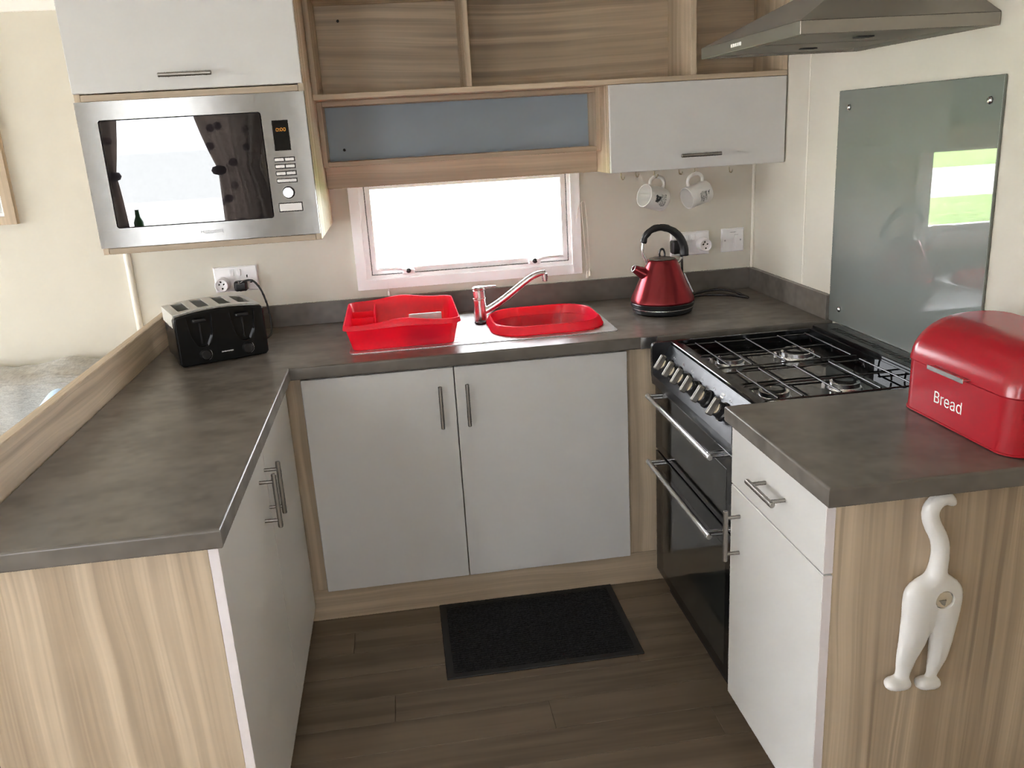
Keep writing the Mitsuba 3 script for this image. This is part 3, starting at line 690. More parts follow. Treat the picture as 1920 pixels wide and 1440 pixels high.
# dish drainer
c = thing('dish_drainer', 'red plastic dish drainer with cutlery compartments on the ribbed sink drainer', 'dish drainer')
DX0, DX1, DY0, DY1 = -1.4740, -1.1620, -0.4870, -0.1800
z0 = zs + 0.0016
zr = 0.9340
def fine_ring(d, z, wave=0.0):
    q = at_z(superrect(DX0 + 0.4 * d, DX1 - 0.4 * d, DY0 + d, DY1 - d, 0.03, 8), z)   # the long walls lean out most
    k = len(q)
    pts = []
    for j in range(k):
        a, b = q[j], q[(j + 1) % k]
        m = 14 if abs(a[0] - b[0]) > 0.15 else 1
        for s in np.arange(m) / m:
            pts.append(a + (b - a) * s)
    p = np.array(pts)
    p[:, 2] = z + wave * np.exp(-((p[:, 0] + 1.315) / 0.07) ** 2)
    return p
out = [fine_ring(0.0, z0), fine_ring(-0.001, z0 + 0.004), fine_ring(-0.036, zr - 0.012, 0.004), fine_ring(-0.049, zr - 0.0135, 0.004), fine_ring(-0.053, zr - 0.012, 0.004), fine_ring(-0.047, zr, 0.013), fine_ring(-0.042, zr + 0.0015, 0.013)]
inn = [fine_ring(0.003, z0 + 0.003), fine_ring(0.0015, z0 + 0.006), fine_ring(-0.0365, zr - 0.001, 0.013)]
part(c, 'tray', shell(out, inn), 'red_plastic', 45)
# cutlery cups on the left
cx0, cx1 = DX0 - 0.004, DX0 + 0.068
part(c, 'cutlery_cup', cat(box(cx1, cx1 + 0.003, -0.330, DY1 + 0.02, z0 + 0.006, zr - 0.006, 0.0008), box(cx0, cx1, -0.330, -0.327, z0 + 0.006, zr - 0.016, 0.0008), box(cx0, cx1, -0.235, -0.232, z0 + 0.006, zr - 0.014, 0.0008)), 'red_plastic', label='red cutlery compartment')
# small upright pegs for plates along the front
for k in range(8):
    x = DX0 + 0.085 + 0.022 * k
    part(c, 'plate_peg', cat(hull([(x - 0.0025, DY0 + 0.012, z0 + 0.006), (x + 0.0025, DY0 + 0.012, z0 + 0.006), (x - 0.0025, DY0 + 0.02, z0 + 0.006), (x + 0.0025, DY0 + 0.02, z0 + 0.006), (x, DY0 + 0.012, z0 + 0.089), (x, DY0 + 0.016, z0 + 0.089)])), 'red_plastic')
tr = [(-1.330, -0.462), (-1.185, -0.462), (-1.185, -0.430), (-1.330, -0.430)]
single('baking_tin', cat(box(-1.295, -1.195, -0.4580, -0.4545, z0 + 0.0065, 0.942, 0.001), box(-1.295, -1.195, -0.4580, -0.4500, 0.9385, 0.942, 0.001)), 'paper_grey', 'grey tin standing on edge inside the red dish drainer, behind its front', 'tin')

# ------------------------------------------------------------------ kettle
kx, ky = -0.4410, -0.2900
c = thing('kettle', 'red pyramid kettle with black arched handle, beside the corner sockets', 'kettle')
part(c, 'base', lathe([(0, ZW + 0.0004), (0.090, ZW + 0.0004), (0.099, ZW + 0.006), (0.1010, ZW + 0.012), (0.1010, ZW + 0.017), (0.0985, ZW + 0.019), (0, ZW + 0.019)], 48, (kx, ky, 0)), 'black_plastic', 35, 'black power base')
part(c, 'chrome_ring', lathe([(0.095, ZW + 0.0192), (0.1025, ZW + 0.0192), (0.1025, ZW + 0.0214), (0.095, ZW + 0.0214)], 48, (kx, ky, 0)), 'chrome', 35)
part(c, 'foot', lathe([(0, ZW + 0.0216), (0.102, ZW + 0.0216), (0.1055, ZW + 0.026), (0.1065, ZW + 0.036), (0.105, ZW + 0.038), (0, ZW + 0.038)], 48, (kx, ky, 0)), 'black_plastic', 35)
prof = [(0, 0.8842), (0.104, 0.8842), (0.1065, 0.889), (0.1045, 0.897), (0.098, 0.910), (0.084, 0.940), (0.070, 0.972), (0.058, 1.002), (0.050, 1.019), (0.047, 1.0235), (0.044, 1.0245), (0, 1.0245)]
part(c, 'body', lathe(prof, 56, (kx, ky, 0)), 'kettle_red', 40, 'metallic red conical body')
part(c, 'lid', lathe([(0, 1.0247), (0.0435, 1.0247), (0.043, 1.0265), (0.030, 1.0300), (0.012, 1.0330), (0, 1.0335)], 40, (kx, ky, 0)), 'steel', True, 'steel lid')
part(c, 'lid_loop', tube(spline([(kx - 0.008, ky, 1.0335), (kx - 0.009, ky, 1.044), (kx - 0.005, ky, 1.055), (kx, ky, 1.058), (kx + 0.005, ky, 1.055), (kx + 0.009, ky, 1.044), (kx + 0.008, ky, 1.0335)], 4), 0.0032, 8), 'black_plastic', True, 'small black lid loop')
hl = spline([(kx - 0.048, ky, 1.014), (kx - 0.056, ky, 1.024), (kx - 0.066, ky, 1.052), (kx - 0.0645, ky, 1.084)], 5)
part(c, 'handle_arm', tube(hl, 0.0045, 10), 'chrome', True, 'chrome handle arm')
hr = spline([(kx + 0.048, ky, 1.009), (kx + 0.058, ky, 1.012), (kx + 0.070, ky, 1.026)], 5)
part(c, 'handle_arm', tube(hr, 0.0050, 10), 'chrome', True, 'chrome handle arm')
for sgn in (-1, 1):
    part(c, 'rivet', lathe([(0, -0.004), (0.0055, -0.004), (0.0055, 0.004), (0, 0.004)], 14, (kx + sgn * 0.051, ky, 1.0125), place((0, 1, 0), (0, 0, 1), (1, 0, 0), (0, 0, 0))), 'chrome', 30)
gp = spline([(kx - 0.0640, ky, 1.082), (kx - 0.056, ky, 1.104), (kx - 0.034, ky, 1.1235), (kx - 0.002, ky, 1.1290), (kx + 0.030, ky, 1.1190), (kx + 0.058, ky, 1.096), (kx + 0.075, ky, 1.062), (kx + 0.077, ky, 1.030)], 7)
tt = np.linspace(0, 1, len(gp))
gr = 0.0088 + 0.0040 * tt ** 1.5 + 0.0007 * np.sin(tt * 42) * (tt < 0.62)
part(c, 'grip', tube(gp, gr, 14, 1.15), 'black_plastic', True, 'black moulded grip')
# spout on the left
def quad_ring(p, w, h, d):
    d = np.asarray(d, float) / np.linalg.norm(d)
    n = np.array([-d[2], 0, d[0]])
    return np.array([np.asarray(p) + w * math.cos(a) * np.array([0, 1.0, 0]) + h * math.sin(a) * n for a in np.linspace(0, 2 * math.pi, 17)[:-1]])
s0, s1 = np.array([kx - 0.052, ky, 0.9760]), np.array([kx - 0.098, ky, 1.0000])
spd = s1 - s0
part(c, 'spout', loft([quad_ring(s0, 0.028, 0.024, spd), quad_ring(s0 + 0.5 * spd, 0.022, 0.018, spd + [0, 0, 0.01]), quad_ring(s1, 0.015, 0.0115, spd), quad_ring(s1 + [0.002, 0, 0], 0.012, 0.009, spd), quad_ring(s0, 0.015, 0.010, spd)][::1], True, True), 'kettle_red', 45, 'short red spout')
part(c, 'spout_lip', tube(np.vstack([quad_ring(s1 + [0, 0, 0.0005], 0.0145, 0.011, spd), quad_ring(s1 + [0, 0, 0.0005], 0.0145, 0.011, spd)[:1]]), 0.0016, 6), 'chrome', True, 'chrome spout lip')
gw = [np.array([kx + r * math.cos(a), ky + r * math.sin(a), z]) for r, z in ((0.1000, 0.910), (0.0725, 0.972)) for a in (-0.30, -0.12)]
part(c, 'water_gauge', hull([g + o for g in gw for o in ([0, 0, 0], [0.003, -0.001, 0.001])]), 'white_plastic', label='pale strip water gauge')
part('kettle', 'cord', tube(np.vstack([spline([(-0.300, -0.055, 1.012), (-0.300, -0.075, 0.985), (-0.297, -0.075, 0.93), (-0.290, -0.100, 0.875), (-0.283, -0.135, 0.852), (-0.262, -0.105, 0.8500), (-0.225, -0.095, 0.8500), (-0.180, -0.110, 0.8500), (-0.135, -0.140, 0.8500), (-0.105, -0.190, 0.8500)], 6), spline([(-0.100, -0.205, 0.8500), (-0.100, -0.18, 0.8502), (-0.118, -0.13, 0.858), (-0.150, -0.08, 0.862), (-0.20, -0.062, 0.858), (-0.255, -0.075, 0.852), (-0.280, -0.120, 0.850), (-0.320, -0.185, 0.8500), (-0.344, -0.235, 0.8500)], 6)]), 0.0043, 8), 'black_plastic', True, 'black cord looping on the worktop')

# ------------------------------------------------------------------ toaster (its own frame: u along the front, v to the back)
TU, TV, TO = np.array([0.9235, 0.384, 0]), np.array([-0.384, 0.9235, 0]), np.array([-1.976, -0.500, ZW])
TM = place(TU, TV, (0, 0, 1), TO)
tw = lambda m: xf(m, TM)
c = thing('toaster', 'four slot toaster with black front and pale steel top in the left corner', 'toaster')
W, D, H = 0.262, 0.215, 0.165
def arch(y0, y1, x0, x1, zb, sag=0.010, t=0.0):
    """A block whose top is bowed along its width."""
    xs = np.linspace(x0, x1, 13)
    zt = H - t - sag * ((xs - W / 2) / (W / 2)) ** 2
    poly = Polygon([(x0, zb), (x1, zb)] + [(x, z) for x, z in zip(xs[::-1], zt[::-1])])
    return prism(poly, y1 - y0, 'xz', (0, y1, 0))
shellm = arch(0.018, D, 0.004, W - 0.004, 0.112)
shellm = sub(shellm, arch(0.022, D - 0.004, 0.008, W - 0.008, 0.100, 0.010, 0.0035))
sl = [box(x - 0.0175, x + 0.0175, 0.052, 0.192, 0.06, 0.20, 0) for x in (0.044, 0.102, 0.165, 0.222)]
part(c, 'top_cover', tw(sub(shellm, *sl)), 'toaster_steel', 30, 'pale steel top cover with four slots')
part(c, 'side_shell', tw(sub(box(0.006, W - 0.006, 0.018, D - 0.003, 0.008, 0.1118, 0.004), box(0.012, W - 0.012, 0.024, D - 0.010, 0.03, 0.2, 0))), 'black_plastic', label='dark lower casing')
for x in (0.044, 0.102, 0.165, 0.222):
    part(c, 'bread_rack', tw(cat(*[tube([(x + s * 0.013, 0.056, 0.130), (x + s * 0.013, 0.188, 0.130)], 0.0014, 6) for s in (-1, 1)], *[tube([(x + s * 0.013, v, 0.056), (x + s * 0.013, v, 0.140)], 0.0012, 6) for s in (-1, 1) for v in (0.075, 0.105, 0.135, 0.165)])), 'steel', label='thin wire bread rack')
xs_ = np.linspace(W - 0.006, 0.006, 13)
fo = np.array([(0.0, 0.012), (0.009, 0.003), (W - 0.009, 0.003), (W, 0.012), (W, H - 0.022)] + [(x, H - 0.001 - 0.012 * ((x - W / 2) / (W / 2)) ** 2) for x in xs_] + [(0.0, H - 0.022)])
fr = loft([at_z(inset(fo, 0.0), -0.0175)] + [at_z(inset(fo, 0.0065 * (1 - math.cos(t))), 0.0035 + 0.0065 * math.sin(t)) for t in np.linspace(0, math.pi / 2, 6)])
fr = xf(fr, AX['xz']((0, 0, 0)))
for x in (0.072, 0.196):
    cutp = Polygon([(x - 0.036, 0.150), (x + 0.036, 0.150), (x + 0.030, 0.085), (x + 0.016, 0.058), (x - 0.010, 0.054), (x - 0.026, 0.085)]).buffer(0.004).buffer(-0.004)
    fr = sub(fr, prism(cutp, 0.016, 'xz', (0, 0.002, 0)))
part(c, 'front_panel', tw(fr), 'black_gloss', 30, 'glossy black front panel')
for x in (0.072, 0.196):
    lv = part(c, 'lever', tw(cat(rbox(x - 0.020, x + 0.020, -0.016, 0.001, 0.128, 0.141, 0.006), box(x - 0.0025, x + 0.0025, -0.004, 0.0015, 0.064, 0.135, 0.0008))), 'black_plastic', 35, 'black carriage lever')
    part(c, 'recess_rim', tw(tube(spline([(x - 0.037, -0.0102, 0.146), (x - 0.030, -0.0102, 0.095), (x - 0.018, -0.0102, 0.064), (x - 0.006, -0.0102, 0.055), (x + 0.014, -0.0102, 0.057), (x + 0.030, -0.0102, 0.082), (x + 0.036, -0.0102, 0.140)], 5), 0.0013, 6)), 'black_gloss', True)
    dl = part(c, 'dial', tw(lathe([(0, 0), (0.0175, 0), (0.0165, 0.008), (0.013, 0.012), (0, 0.012)], 28, (x + 0.003, -0.0102, 0.032), place((1, 0, 0), (0, 0, 1), (0, -1, 0), (0, 0, 0)))), 'black_plastic', 35, 'round black browning dial')
    ang = np.radians(np.linspace(-65, 40, 12))
    part(dl, 'dial_mark', tw(tube([(x + 0.003 + 0.0185 * math.cos(a), -0.0106, 0.032 + 0.0185 * math.sin(a)) for a in ang], 0.0009, 6)), 'label_grey', True, 'curved grey dial mark')
part(c, 'lettering', tw(box(0.122, 0.156, -0.0106, -0.0100, 0.0300, 0.0335, 0)), 'label_grey', label='tiny grey line of lettering')
for x, y in ((0.03, 0.02), (W - 0.03, 0.02), (0.03, D - 0.04), (W - 0.03, D - 0.04)):
    part(c, 'foot', tw(lathe([(0, 0.0003), (0.010, 0.0003), (0.011, 0.0085), (0, 0.0085)], 14, (x, y, 0))), 'black_matte', 30)
part('toaster', 'cord', tube(spline([(-1.8555, -0.030, 1.012), (-1.8555, -0.060, 1.022), (-1.845, -0.105, 1.024), (-1.828, -0.118, 1.033), (-1.800, -0.120, 1.033), (-1.778, -0.120, 1.004), (-1.764, -0.120, 0.955), (-1.757, -0.125, 0.90), (-1.757, -0.140, 0.862), (-1.762, -0.165, 0.8500), (-1.775, -0.205, 0.8500), (-1.795, -0.220, 0.8500), (-1.825, -0.228, 0.8520)], 6), 0.0034, 8), 'black_plastic', True, 'black cord arching from the wall socket')

# ------------------------------------------------------------------ sockets
def plate(x0, x1, z0, z1, h=0.009):
    return hull([(x, y, z) for e, y in ((0, -0.0004), (0, -h * 0.6), (0.004, -h)) for x in (x0 + e, x1 - e) for z in (z0 + e, z1 - e)])
FY = place((1, 0, 0), (0, 0, 1), (0, -1, 0), (0, 0, 0))
def double_socket(x0, z0, label, free_side):
    c = thing('power_socket', label, 'socket')
    x1, z1 = x0 + 0.147, z0 + 0.086
    part(c, 'plate', plate(x0, x1, z0, z1), 'white_plastic', 30)
    xm = (x0 + x1) / 2
    for s in (-1, 1):
        part(c, 'switch', box(xm + s * 0.012 - 0.0065, xm + s * 0.012 + 0.0065, -0.0125, -0.0088, z1 - 0.032, z1 - 0.010, 0.0012), 'white_plastic')
    for s in free_side:
        xc = xm + s * 0.037
        for dx, dz, w, h in ((0, 0.014, 0.004, 0.009), (-0.011, -0.008, 0.0065, 0.004), (0.011, -0.008, 0.0065, 0.004)):
            part(c, 'pin_hole', box(xc + dx - w / 2, xc + dx + w / 2, -0.0096, -0.0091, z0 + 0.036 + dz - h / 2, z0 + 0.036 + dz + h / 2, 0), 'dark_gap', label='dark pin hole')
    return c
def adapter(x, z, label):
    a = thing('plug_adapter', label, 'plug adapter')
    R = 0.0225
    part(a, 'body', lathe([(0, 0.0096), (R + 0.002, 0.0096), (R + 0.002, 0.022), (R, 0.030), (R, 0.050), (R - 0.0015, 0.0515), (R - 0.0030, 0.0515), (R - 0.0035, 0.0435), (0, 0.0435)], 32, (x, 0, z), FY), 'white_plastic', 35)
    for dx, dz in ((-0.0075, 0.003), (0.0075, 0.003), (0.002, -0.0115), (-0.002, 0.0115)):
        r = 0.0030 if abs(dz) < 0.01 else 0.0032
        part(a, 'pin_hole', cyl((x + dx, -0.0438, z + dz), (x + dx, -0.0443, z + dz), r, 12), 'dark_gap', label='dark pin hole')
double_socket(-1.9451, 0.9839, 'white double wall socket behind the toaster', (1,))
adapter(-1.9165, 1.0130, 'round white plug adapter in the socket behind the toaster')
double_socket(-0.3195, 0.9850, 'white double wall socket behind the kettle', ())
adapter(-0.2000, 1.0235, 'round white plug adapter in the socket beside the kettle')
part('kettle', 'plug', rbox(-0.325, -0.277, -0.050, -0.0094, 0.998, 1.048, 0.009), 'black_plastic', 40, 'black mains plug')
part('toaster', 'plug', rbox(-1.878, -1.834, -0.040, -0.0094, 0.986, 1.022, 0.009), 'black_plastic', 40, 'black mains plug')
c = thing('fused_outlet', 'single white fused outlet plate in the right corner', 'outlet')
part(c, 'plate', plate(-0.1252, -0.0392, 0.9865, 1.0725), 'white_plastic', 30)
for x in (-0.1120, -0.0525):
    part(c, 'screw', cyl((x, -0.0090, 1.0290), (x, -0.0098, 1.0290), 0.0030, 12), 'label_grey', label='small grey screw')
part(c, 'fuse_carrier', box(-0.075, -0.058, -0.0105, -0.0088, 1.008, 1.046, 0.0008), 'white_plastic')
part(c, 'lettering', cat(box(-0.096, -0.068, -0.0094, -0.0088, 1.0575, 1.0590, 0), box(-0.076, -0.062, -0.0110, -0.0104, 1.0480, 1.0492, 0)), 'label_grey', label='tiny grey print')

# ------------------------------------------------------------------ blind cord and pull
part('window_1', 'blind_cord', cat(tube(spline([(-0.668, -0.015, 1.150), (-0.662, -0.017, 1.182), (-0.650, -0.018, 1.205), (-0.642, -0.018, 1.206), (-0.636, -0.018, 1.190), (-0.631, -0.017, 1.10), (-0.627, -0.017, 0.966)], 6), 0.0011, 6),
       tube(spline([(-0.650, -0.018, 1.204), (-0.648, -0.017, 1.15), (-0.642, -0.016, 1.05), (-0.636, -0.016, 0.957)], 6), 0.0011, 6),
       lathe([(0, 0.968), (0.002, 0.967), (0.0065, 0.945), (0.0062, 0.940), (0, 0.939)], 14, (-0.6265, -0.017, 0)), lathe([(0, 0.959), (0.002, 0.958), (0.0060, 0.938), (0.0058, 0.933), (0, 0.932)], 14, (-0.6370, -0.016, 0))), 'trim_cream', 40, 'pale blind cord with two acorn ends')
part('window_1', 'blind_pull', cat(tube([(-1.3555, -0.020, 0.975), (-1.3557, -0.020, 0.945)], 0.0010, 6), lathe([(0, 0.946), (0.002, 0.945), (0.0048, 0.932), (0.0045, 0.928), (0, 0.927)], 14, (-1.3557, -0.020, 0))), 'white_plastic', 40, 'tiny white blind pull')

# ------------------------------------------------------------------ cup hooks and mugs
hooks = [(-0.5441, -0.17, 'bare brass cup hook at the left end, under the small wall cabinet'), (-0.4675, -0.08, 'bare brass cup hook at the back, behind the left mug'),
         (-0.4285, -0.17, 'brass cup hook holding the left mug'), (-0.3180, -0.10, 'bare brass cup hook at the back, behind the right mug'),
         (-0.2880, -0.17, 'brass cup hook holding the right mug'), (-0.1640, -0.17, 'bare brass cup hook at the right end, near the corner')]
for x, y, lab in hooks:
    z = 1.3098
    single('cup_hook', cat(lathe([(0, z - 0.002), (0.0045, z - 0.002), (0.0045, z), (0, z)], 12, (x, y, 0)),
           tube(spline([(x, y, z - 0.001), (x, y, z - 0.010), (x + 0.0005, y, z - 0.0190), (x + 0.004, y, z - 0.0255), (x + 0.0085, y, z - 0.0255), (x + 0.011, y, z - 0.021), (x + 0.011, y, z - 0.016)], 5), 0.0019, 8)), 'hook_brass', lab, 'hook', 40, 'cup hooks under the wall cabinet')

def wrap(m, r, s0, t0):
    """Lay flat lettering (s along the hand, t up, thin) on a cylinder about the third axis."""
    m = m.copy()
    for _ in range(1):
        m = m.subdivide_to_size(0.004)
    v = m.vertices.copy()
    ph = (v[:, 0] + s0) / r
    rr = r + 0.00015 + np.clip(v[:, 2], 0, 0.0003)
    return trimesh.Trimesh(np.column_stack([rr * np.cos(ph), rr * np.sin(ph), v[:, 1] + t0]), m.faces, process=False)

def mug(rim_c, axis, label, prints, R=0.0395, L=0.087):
    a = np.asarray(axis, float) / np.linalg.norm(axis)
    h = np.array([0, 0, 1.0]) - a * a[2]
    h /= np.linalg.norm(h)
    w = np.cross(h, a)
    M = place(w, h, a, np.asarray(rim_c) - a * L)           # local: x toward the print, y handle, z to the rim
    c = thing('mug', label, 'mug', None)
    part(c, 'body', xf(lathe([(0, 0.0), (R - 0.007, 0.0), (R - 0.002, 0.003), (R, 0.010), (R, L - 0.002), (R - 0.001, L), (R - 0.0025, L), (R - 0.0035, L - 0.002), (R - 0.0035, 0.010), (R - 0.007, 0.005), (0, 0.004)], 44), M), 'mug_white', 35)
    hp = spline([(0, R - 0.0015, 0.014), (0, R + 0.014, 0.012), (0, R + 0.029, 0.024), (0, R + 0.032, 0.044), (0, R + 0.026, 0.064), (0, R + 0.012, 0.073), (0, R - 0.0015, 0.071)], 6)
    part(c, 'handle', xf(tube(hp, 0.0046, 12, 1.3), M), 'mug_white', True)
    for m in prints(R):
        part(c, 'print', xf(m, M), 'print_black', label='black printed lettering')
    return c
def words(R, lines):
    out = []
    for txt, hgt, t0, s0 in lines:
        m = meshkit.text_mesh(txt, hgt, 0.0003, True)   # heavy lettering
        wdt = m.vertices[:, 0].max()
        out.append(wrap(m, R, s0 - wdt / 2, t0))
    return out
def prints1(R):
    blob = prism(Point(0, 0).buffer(0.0095).union(Point(-0.009, 0.006).buffer(0.004)).union(Point(0.008, 0.007).buffer(0.0045)).union(sbox(-0.013, -0.003, -0.006, 0.001)).union(sbox(0.003, -0.011, 0.009, -0.004)).difference(Point(0.002, 0.001).buffer(0.002)), 0.0003)
    return [wrap(blob, R, -0.004, 0.055)] + words(R, [('MY DOGS', 0.0056, 0.0380, -0.006), ('LEAVE PAW', 0.0050, 0.0300, -0.008), ('PRINTS ON', 0.0056, 0.0215, -0.006)])
def prints2(R):
    blob = prism(Point(0, 0).buffer(0.0030).union(Point(-0.006, 0.001).buffer(0.0016)).union(Point(0.004, -0.004).buffer(0.0014)), 0.0003)
    return [wrap(blob, R, 0.004, 0.022)] + words(R, [('COFFEE', 0.0056, 0.0500, -0.006), ('BACK TO', 0.0062, 0.0410, -0.006), ('COME', 0.0080, 0.0300, -0.006)])
mug((-0.4690, -0.185, 1.2275), (-0.87, -0.36, 0.26), 'white mug with black dog print, tilted with its open rim to the left', prints1)
mug((-0.3200, -0.185, 1.2080), (-0.90, -0.26, -0.22), 'white mug with black words, tilted with its rim low and its base to the right', prints2, 0.0375, 0.088)

# ------------------------------------------------------------------ bread bin
c = thing('bread_bin', 'red enamel bread bin with domed lid and white lettering, on the short worktop', 'bread bin')
BX, BB, BYA, BYB = -0.2600, -0.0350, -1.7500, -1.3980
zb, zsm, zt = ZW + 0.0005, 0.9545, 1.0430
def bin_ring(fi, ei, bi, z, r=0.046):
    return at_z(superrect(BX + fi, BB - bi, BYA + ei, BYB - ei, r, 9), z)
part(c, 'body', loft([bin_ring(0.002, 0.002, 0.002, zb), bin_ring(-0.0012, -0.0012, -0.0012, zb + 0.0015), bin_ring(-0.0012, -0.0012, -0.0012, zb + 0.0035), bin_ring(0.001, 0.001, 0.001, zb + 0.0050), bin_ring(0.0012, 0.0012, 0.001, zsm - 0.0005)]), 'red_enamel', 30)
rings = [bin_ring(0.0008, 0.0008, 0, zsm + 0.0003), bin_ring(-0.0010, -0.0010, 0, zsm + 0.0010), bin_ring(-0.0010, -0.0010, 0, zsm + 0.0035)]
for a in np.radians([4, 10, 18, 27, 36, 45, 54, 63, 71, 78, 84, 88]):
    rings.append(bin_ring(0.095 * (1 - math.cos(a)), 0.024 * (1 - math.cos(a)), 0.03 * (1 - math.cos(a)), zsm + 0.0035 + (zt - zsm - 0.0035) * math.sin(a), 0.046))
part(c, 'lid', loft(rings), 'red_enamel', 35, 'domed red lid')
part(c, 'lid_handle', cat(box(BX - 0.0150, BX + 0.001, -1.6250, -1.5130, 0.9605, 0.9625, 0.0006), box(BX - 0.0170, BX - 0.0150, -1.6250, -1.5130, 0.9560, 0.9655, 0.0006)), 'chrome', label='flat bright metal handle')
part(c, 'lettering', xf(meshkit.text_mesh('Bread', 0.0240, 0.0004), place((0, -1, 0), (0, 0, 1), (-1, 0, 0), (BX + 0.0012, -1.5160, 0.8865))), 'print_white', label='white word Bread')

# ------------------------------------------------------------------ cat ornament (bottle opener) on the right end panel
import manifold3d as m3
def chain(pts, rad, ysq, yc):
    out = []
    S = trimesh.creation.icosphere(subdivisions=2).vertices
    for k in range(len(pts) - 1):
        v = np.vstack([S * [r, r * ysq, r] + [p[0], yc, p[1]] for p, r in ((pts[k], rad[k]), (pts[k + 1], rad[k + 1]))])
        out.append(m3.Manifold.hull_points(v))
    return out
YC = -1.7560
tail = spline([(-0.3660, 0.7790), (-0.3740, 0.7890), (-0.3860, 0.7925), (-0.4010, 0.7870), (-0.4110, 0.7690), (-0.4050, 0.7440), (-0.3900, 0.7180), (-0.3830, 0.6880), (-0.3850, 0.6550), (-0.3890, 0.6300)], 3)
tr_ = np.interp(np.linspace(0, 1, len(tail)), [0, 0.15, 0.35, 0.6, 0.85, 1], [0.0080, 0.0125, 0.0150, 0.0160, 0.0170, 0.0200])
ms = chain(tail, tr_, 0.95, YC)
ms += chain([(-0.3880, 0.6230), (-0.4150, 0.6020)], [0.0270, 0.0345], 0.56, YC)
ms += chain([(-0.3880, 0.6230), (-0.3640, 0.5970)], [0.0270, 0.0340], 0.56, YC)
ms += chain([(-0.4150, 0.6020), (-0.3640, 0.5970)], [0.0330, 0.0330], 0.56, YC)
ms += chain([(-0.4150, 0.6020), (-0.4140, 0.5600), (-0.4210, 0.5150), (-0.4330, 0.4700), (-0.4390, 0.4320)], [0.0345, 0.0345, 0.0290, 0.0200, 0.0120], 0.58, YC)
ms += chain([(-0.4240, 0.4660), (-0.4390, 0.4300)], [0.0105, 0.0120], 0.9, YC)
ms += chain([(-0.3640, 0.5970), (-0.3630, 0.5550), (-0.3650, 0.5100), (-0.3680, 0.4680), (-0.3780, 0.4280)], [0.0340, 0.0295, 0.0255, 0.0205, 0.0118], 0.58, YC)
ms += chain([(-0.4610, 0.4200), (-0.4330, 0.4170)], [0.0145, 0.0130], 1.15, YC - 0.003)
ms += chain([(-0.3990, 0.4120), (-0.3720, 0.4095)], [0.0140, 0.0128], 1.15, YC - 0.003)
body = m3.Manifold.batch_boolean(ms, m3.OpType.Add).refine_to_length(0.0035)
bm = body.to_mesh()
bm = trimesh.Trimesh(bm.vert_properties[:, :3], bm.tri_verts)
trimesh.smoothing.filter_taubin(bm, lamb=0.5, nu=-0.53, iterations=26)
flat = trimesh.creation.box(bounds=[[-0.6, -1.7368, 0.3], [-0.2, -1.60, 0.9]])
hole = cyl((-0.3765, -1.80, 0.5945), (-0.3765, -1.7645, 0.5945), 0.0185, 32)
bm = sub(bm, flat, hole)
c = thing('cat_ornament', 'white glossy cat rear bottle opener with curled tail, fixed on the right end panel', 'ornament')
part(c, 'body', bm, 'white_gloss', 40)
part(c, 'cap_catch', cyl((-0.3765, -1.7705, 0.5945), (-0.3765, -1.7647, 0.5945), 0.0160, 28), 'cap_beige', 30, 'round beige bottle cap in the hole')
part(c, 'opener_tooth', hull([(-0.3765 + a, y, 0.5925 + b) for a, b in ((-0.011, 0.002), (0.003, 0.002), (0.001, -0.010), (-0.003, -0.008)) for y in (-1.7730, -1.7707)]), 'steel', label='small metal opener tooth')

# ------------------------------------------------------------------ doormat
c = thing('doormat', 'black ribbed doormat on the floor against the kickboard', 'mat')
mx0, mx1, my0, my1 = -1.2845, -0.7160, -0.9755, -0.5790
part(c, 'border', sub(box(mx0, mx1, my0, my1, 0.0003, 0.0055, 0.0016), box(mx0 + 0.020, mx1 - 0.020, my0 + 0.020, my1 - 0.020, 0.003, 0.02, 0)), 'mat_rubber')
nx, ny = 46, 33
part(c, 'pile', cat(box(mx0 + 0.0203, mx1 - 0.0203, my0 + 0.0203, my1 - 0.0203, 0.0031, 0.0050, 0), *[box(mx0 + 0.022 + j * 0.0114, mx0 + 0.0322 + j * 0.0114, my0 + 0.0215 + k * 0.0107, my0 + 0.0295 + k * 0.0107, 0.0045, 0.0072 + 0.0008 * ((j * 7 + k * 3) % 3), 0.0008) for j in range(46) for k in range(33)]), 'mat_pile')
labels[f'{c}__pile'] = {'label': 'ribbed tufted black surface', 'kind': 'stuff'}

# ------------------------------------------------------------------ lounge side: sofa, cushion, picture
c = thing('sofa', 'grey woven sofa against the back wall, beyond the wooden board', 'sofa')
def pillow(x0, x1, y0, y1, z0, z1, r, amp, seed):
    m = rbox(x0, x1, y0, y1, z0, z1, r)
    m = m.subdivide_to_size(0.035)
    v = m.vertices
    m.vertices = v + m.vertex_normals * (amp * (meshkit.fbm(v * [9, 9, 5], 3, seed) - 0.5))[:, None]
    return m
part(c, 'backrest', pillow(-3.60, -2.19, -0.28, -0.035, 0.38, 0.805, 0.05, 0.05, 3), 'sofa_weave', True)
part(c, 'seat', pillow(-3.60, -2.19, -0.78, -0.31, 0.235, 0.43, 0.05, 0.02, 5), 'sofa_weave', True)
part(c, 'plinth', box(-3.58, -2.21, -0.68, -0.02, 0.0, 0.215, 0.002), 'wood_x')
cu = pillow(-0.12, 0.12, -0.04, 0.04, -0.12, 0.12, 0.035, 0.008, 9)
cu.apply_transform(trimesh.transformations.rotation_matrix(0.75, (0, 1, 0)))
cu.apply_translation((-2.385, -0.350, 0.622))
single('cushion', cu, 'cushion_blue', 'pale blue cushion on the grey sofa', 'cushion', True)
c = thing('picture_frame', 'pale wood framed picture on the back wall above the sofa', 'picture')
part(c, 'frame', prism(sbox(-3.13, 1.262, -2.532, 1.86).difference(sbox(-3.097, 1.288, -2.565, 1.834)), 0.024, 'xz', (0, -0.001, 0)), 'wood_z')
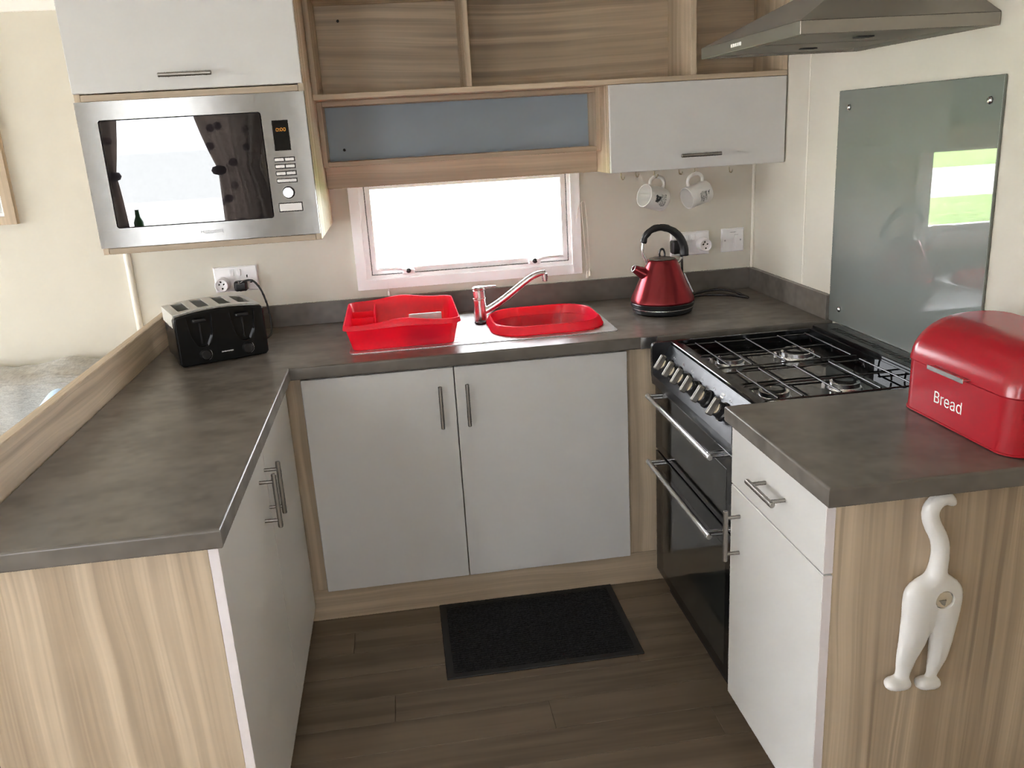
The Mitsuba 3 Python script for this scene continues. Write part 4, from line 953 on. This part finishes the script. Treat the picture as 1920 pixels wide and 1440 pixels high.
part(c, 'mount', prism(sbox(-3.0965, 1.2885, -2.5655, 1.8335).difference(sbox(-3.085, 1.30, -2.573, 1.822)), 0.012, 'xz', (0, -0.003, 0)), 'print_white', label='thin white mount')
part(c, 'print_sheet', box(-3.0845, -2.5735, -0.009, -0.004, 1.3005, 1.8215, 0), 'paper_grey', label='grey print')

# ------------------------------------------------------------------ window behind the camera: curtains, net, bottle
def curtain(xs_top, xs_tie, xs_bot, z_top, z_tie, z_bot, y):
    n, m = 60, 40
    rows = []
    for k in range(m):
        z = z_top + (z_bot - z_top) * k / (m - 1)
        t = (z_top - z) / (z_top - z_tie)
        if t < 1:
            f = t ** 1.6
            a = np.array(xs_top) * (1 - f) + np.array(xs_tie) * f
        else:
            f = min(1, (z_tie - z) / max(z_tie - z_bot, 1e-6))
            f = f ** 0.6
            a = np.array(xs_tie) * (1 - f) + np.array(xs_bot) * f
        u = np.linspace(0, 1, n)
        rows.append(np.column_stack([a[0] + (a[1] - a[0]) * u, y + 0.022 * np.sin(u * 26 + 0.6 * math.sin(k * 0.2)), np.full(n, z)]))
    fr_ = np.vstack(rows)
    bk = fr_ + [0, -0.003, 0]
    v = np.vstack([fr_, bk])
    f = []
    for k in range(m - 1):
        for j in range(n - 1):
            a, b, c_, d = k * n + j, k * n + j + 1, (k + 1) * n + j + 1, (k + 1) * n + j
            f += [[a, b, c_], [a, c_, d], [a + n * m, c_ + n * m, b + n * m], [a + n * m, d + n * m, c_ + n * m]]
    return trimesh.Trimesh(v, f, process=False)
c = thing('curtain', 'patterned brown curtain tied back, mirrored at the left of the microwave door', 'curtain')
part(c, 'cloth', curtain((-3.30, -2.86), (-3.16, -2.935), (-3.22, -2.90), 1.86, 1.335, 0.55, YW + 0.09), 'curtain_cloth', True)
part(c, 'tieback', lathe([(0, -0.03), (0.035, -0.02), (0.045, 0), (0.035, 0.02), (0, 0.03)], 20, (-2.945, YW + 0.125, 1.335)), 'tieback', True)
c = thing('curtain', 'patterned brown curtain tied back, mirrored at the right of the microwave door', 'curtain')
part(c, 'cloth', curtain((-2.47, -1.95), (-2.345, -2.10), (-2.36, -1.98), 1.86, 1.335, 0.55, YW + 0.09), 'curtain_cloth', True)
part(c, 'tieback', lathe([(0, -0.03), (0.035, -0.02), (0.045, 0), (0.035, 0.02), (0, 0.03)], 20, (-2.335, YW + 0.125, 1.335)), 'tieback', True)
single('bottle', lathe([(0, 0.962), (0.026, 0.962), (0.028, 0.968), (0.028, 1.055), (0.014, 1.088), (0.0115, 1.125), (0.0125, 1.13), (0, 1.13)], 24, (-2.872, YW + 0.045, 0)), 'plant_green', 'green glass bottle on the sill, mirrored in the microwave door', 'bottle', 40)
single('window_sill', box(-3.06, -2.12, YW + 0.0115, YW + 0.080, 0.935, 0.9615, 0.002), 'upvc', 'white sill under the curtained window, mirrored in the microwave door', 'sill')
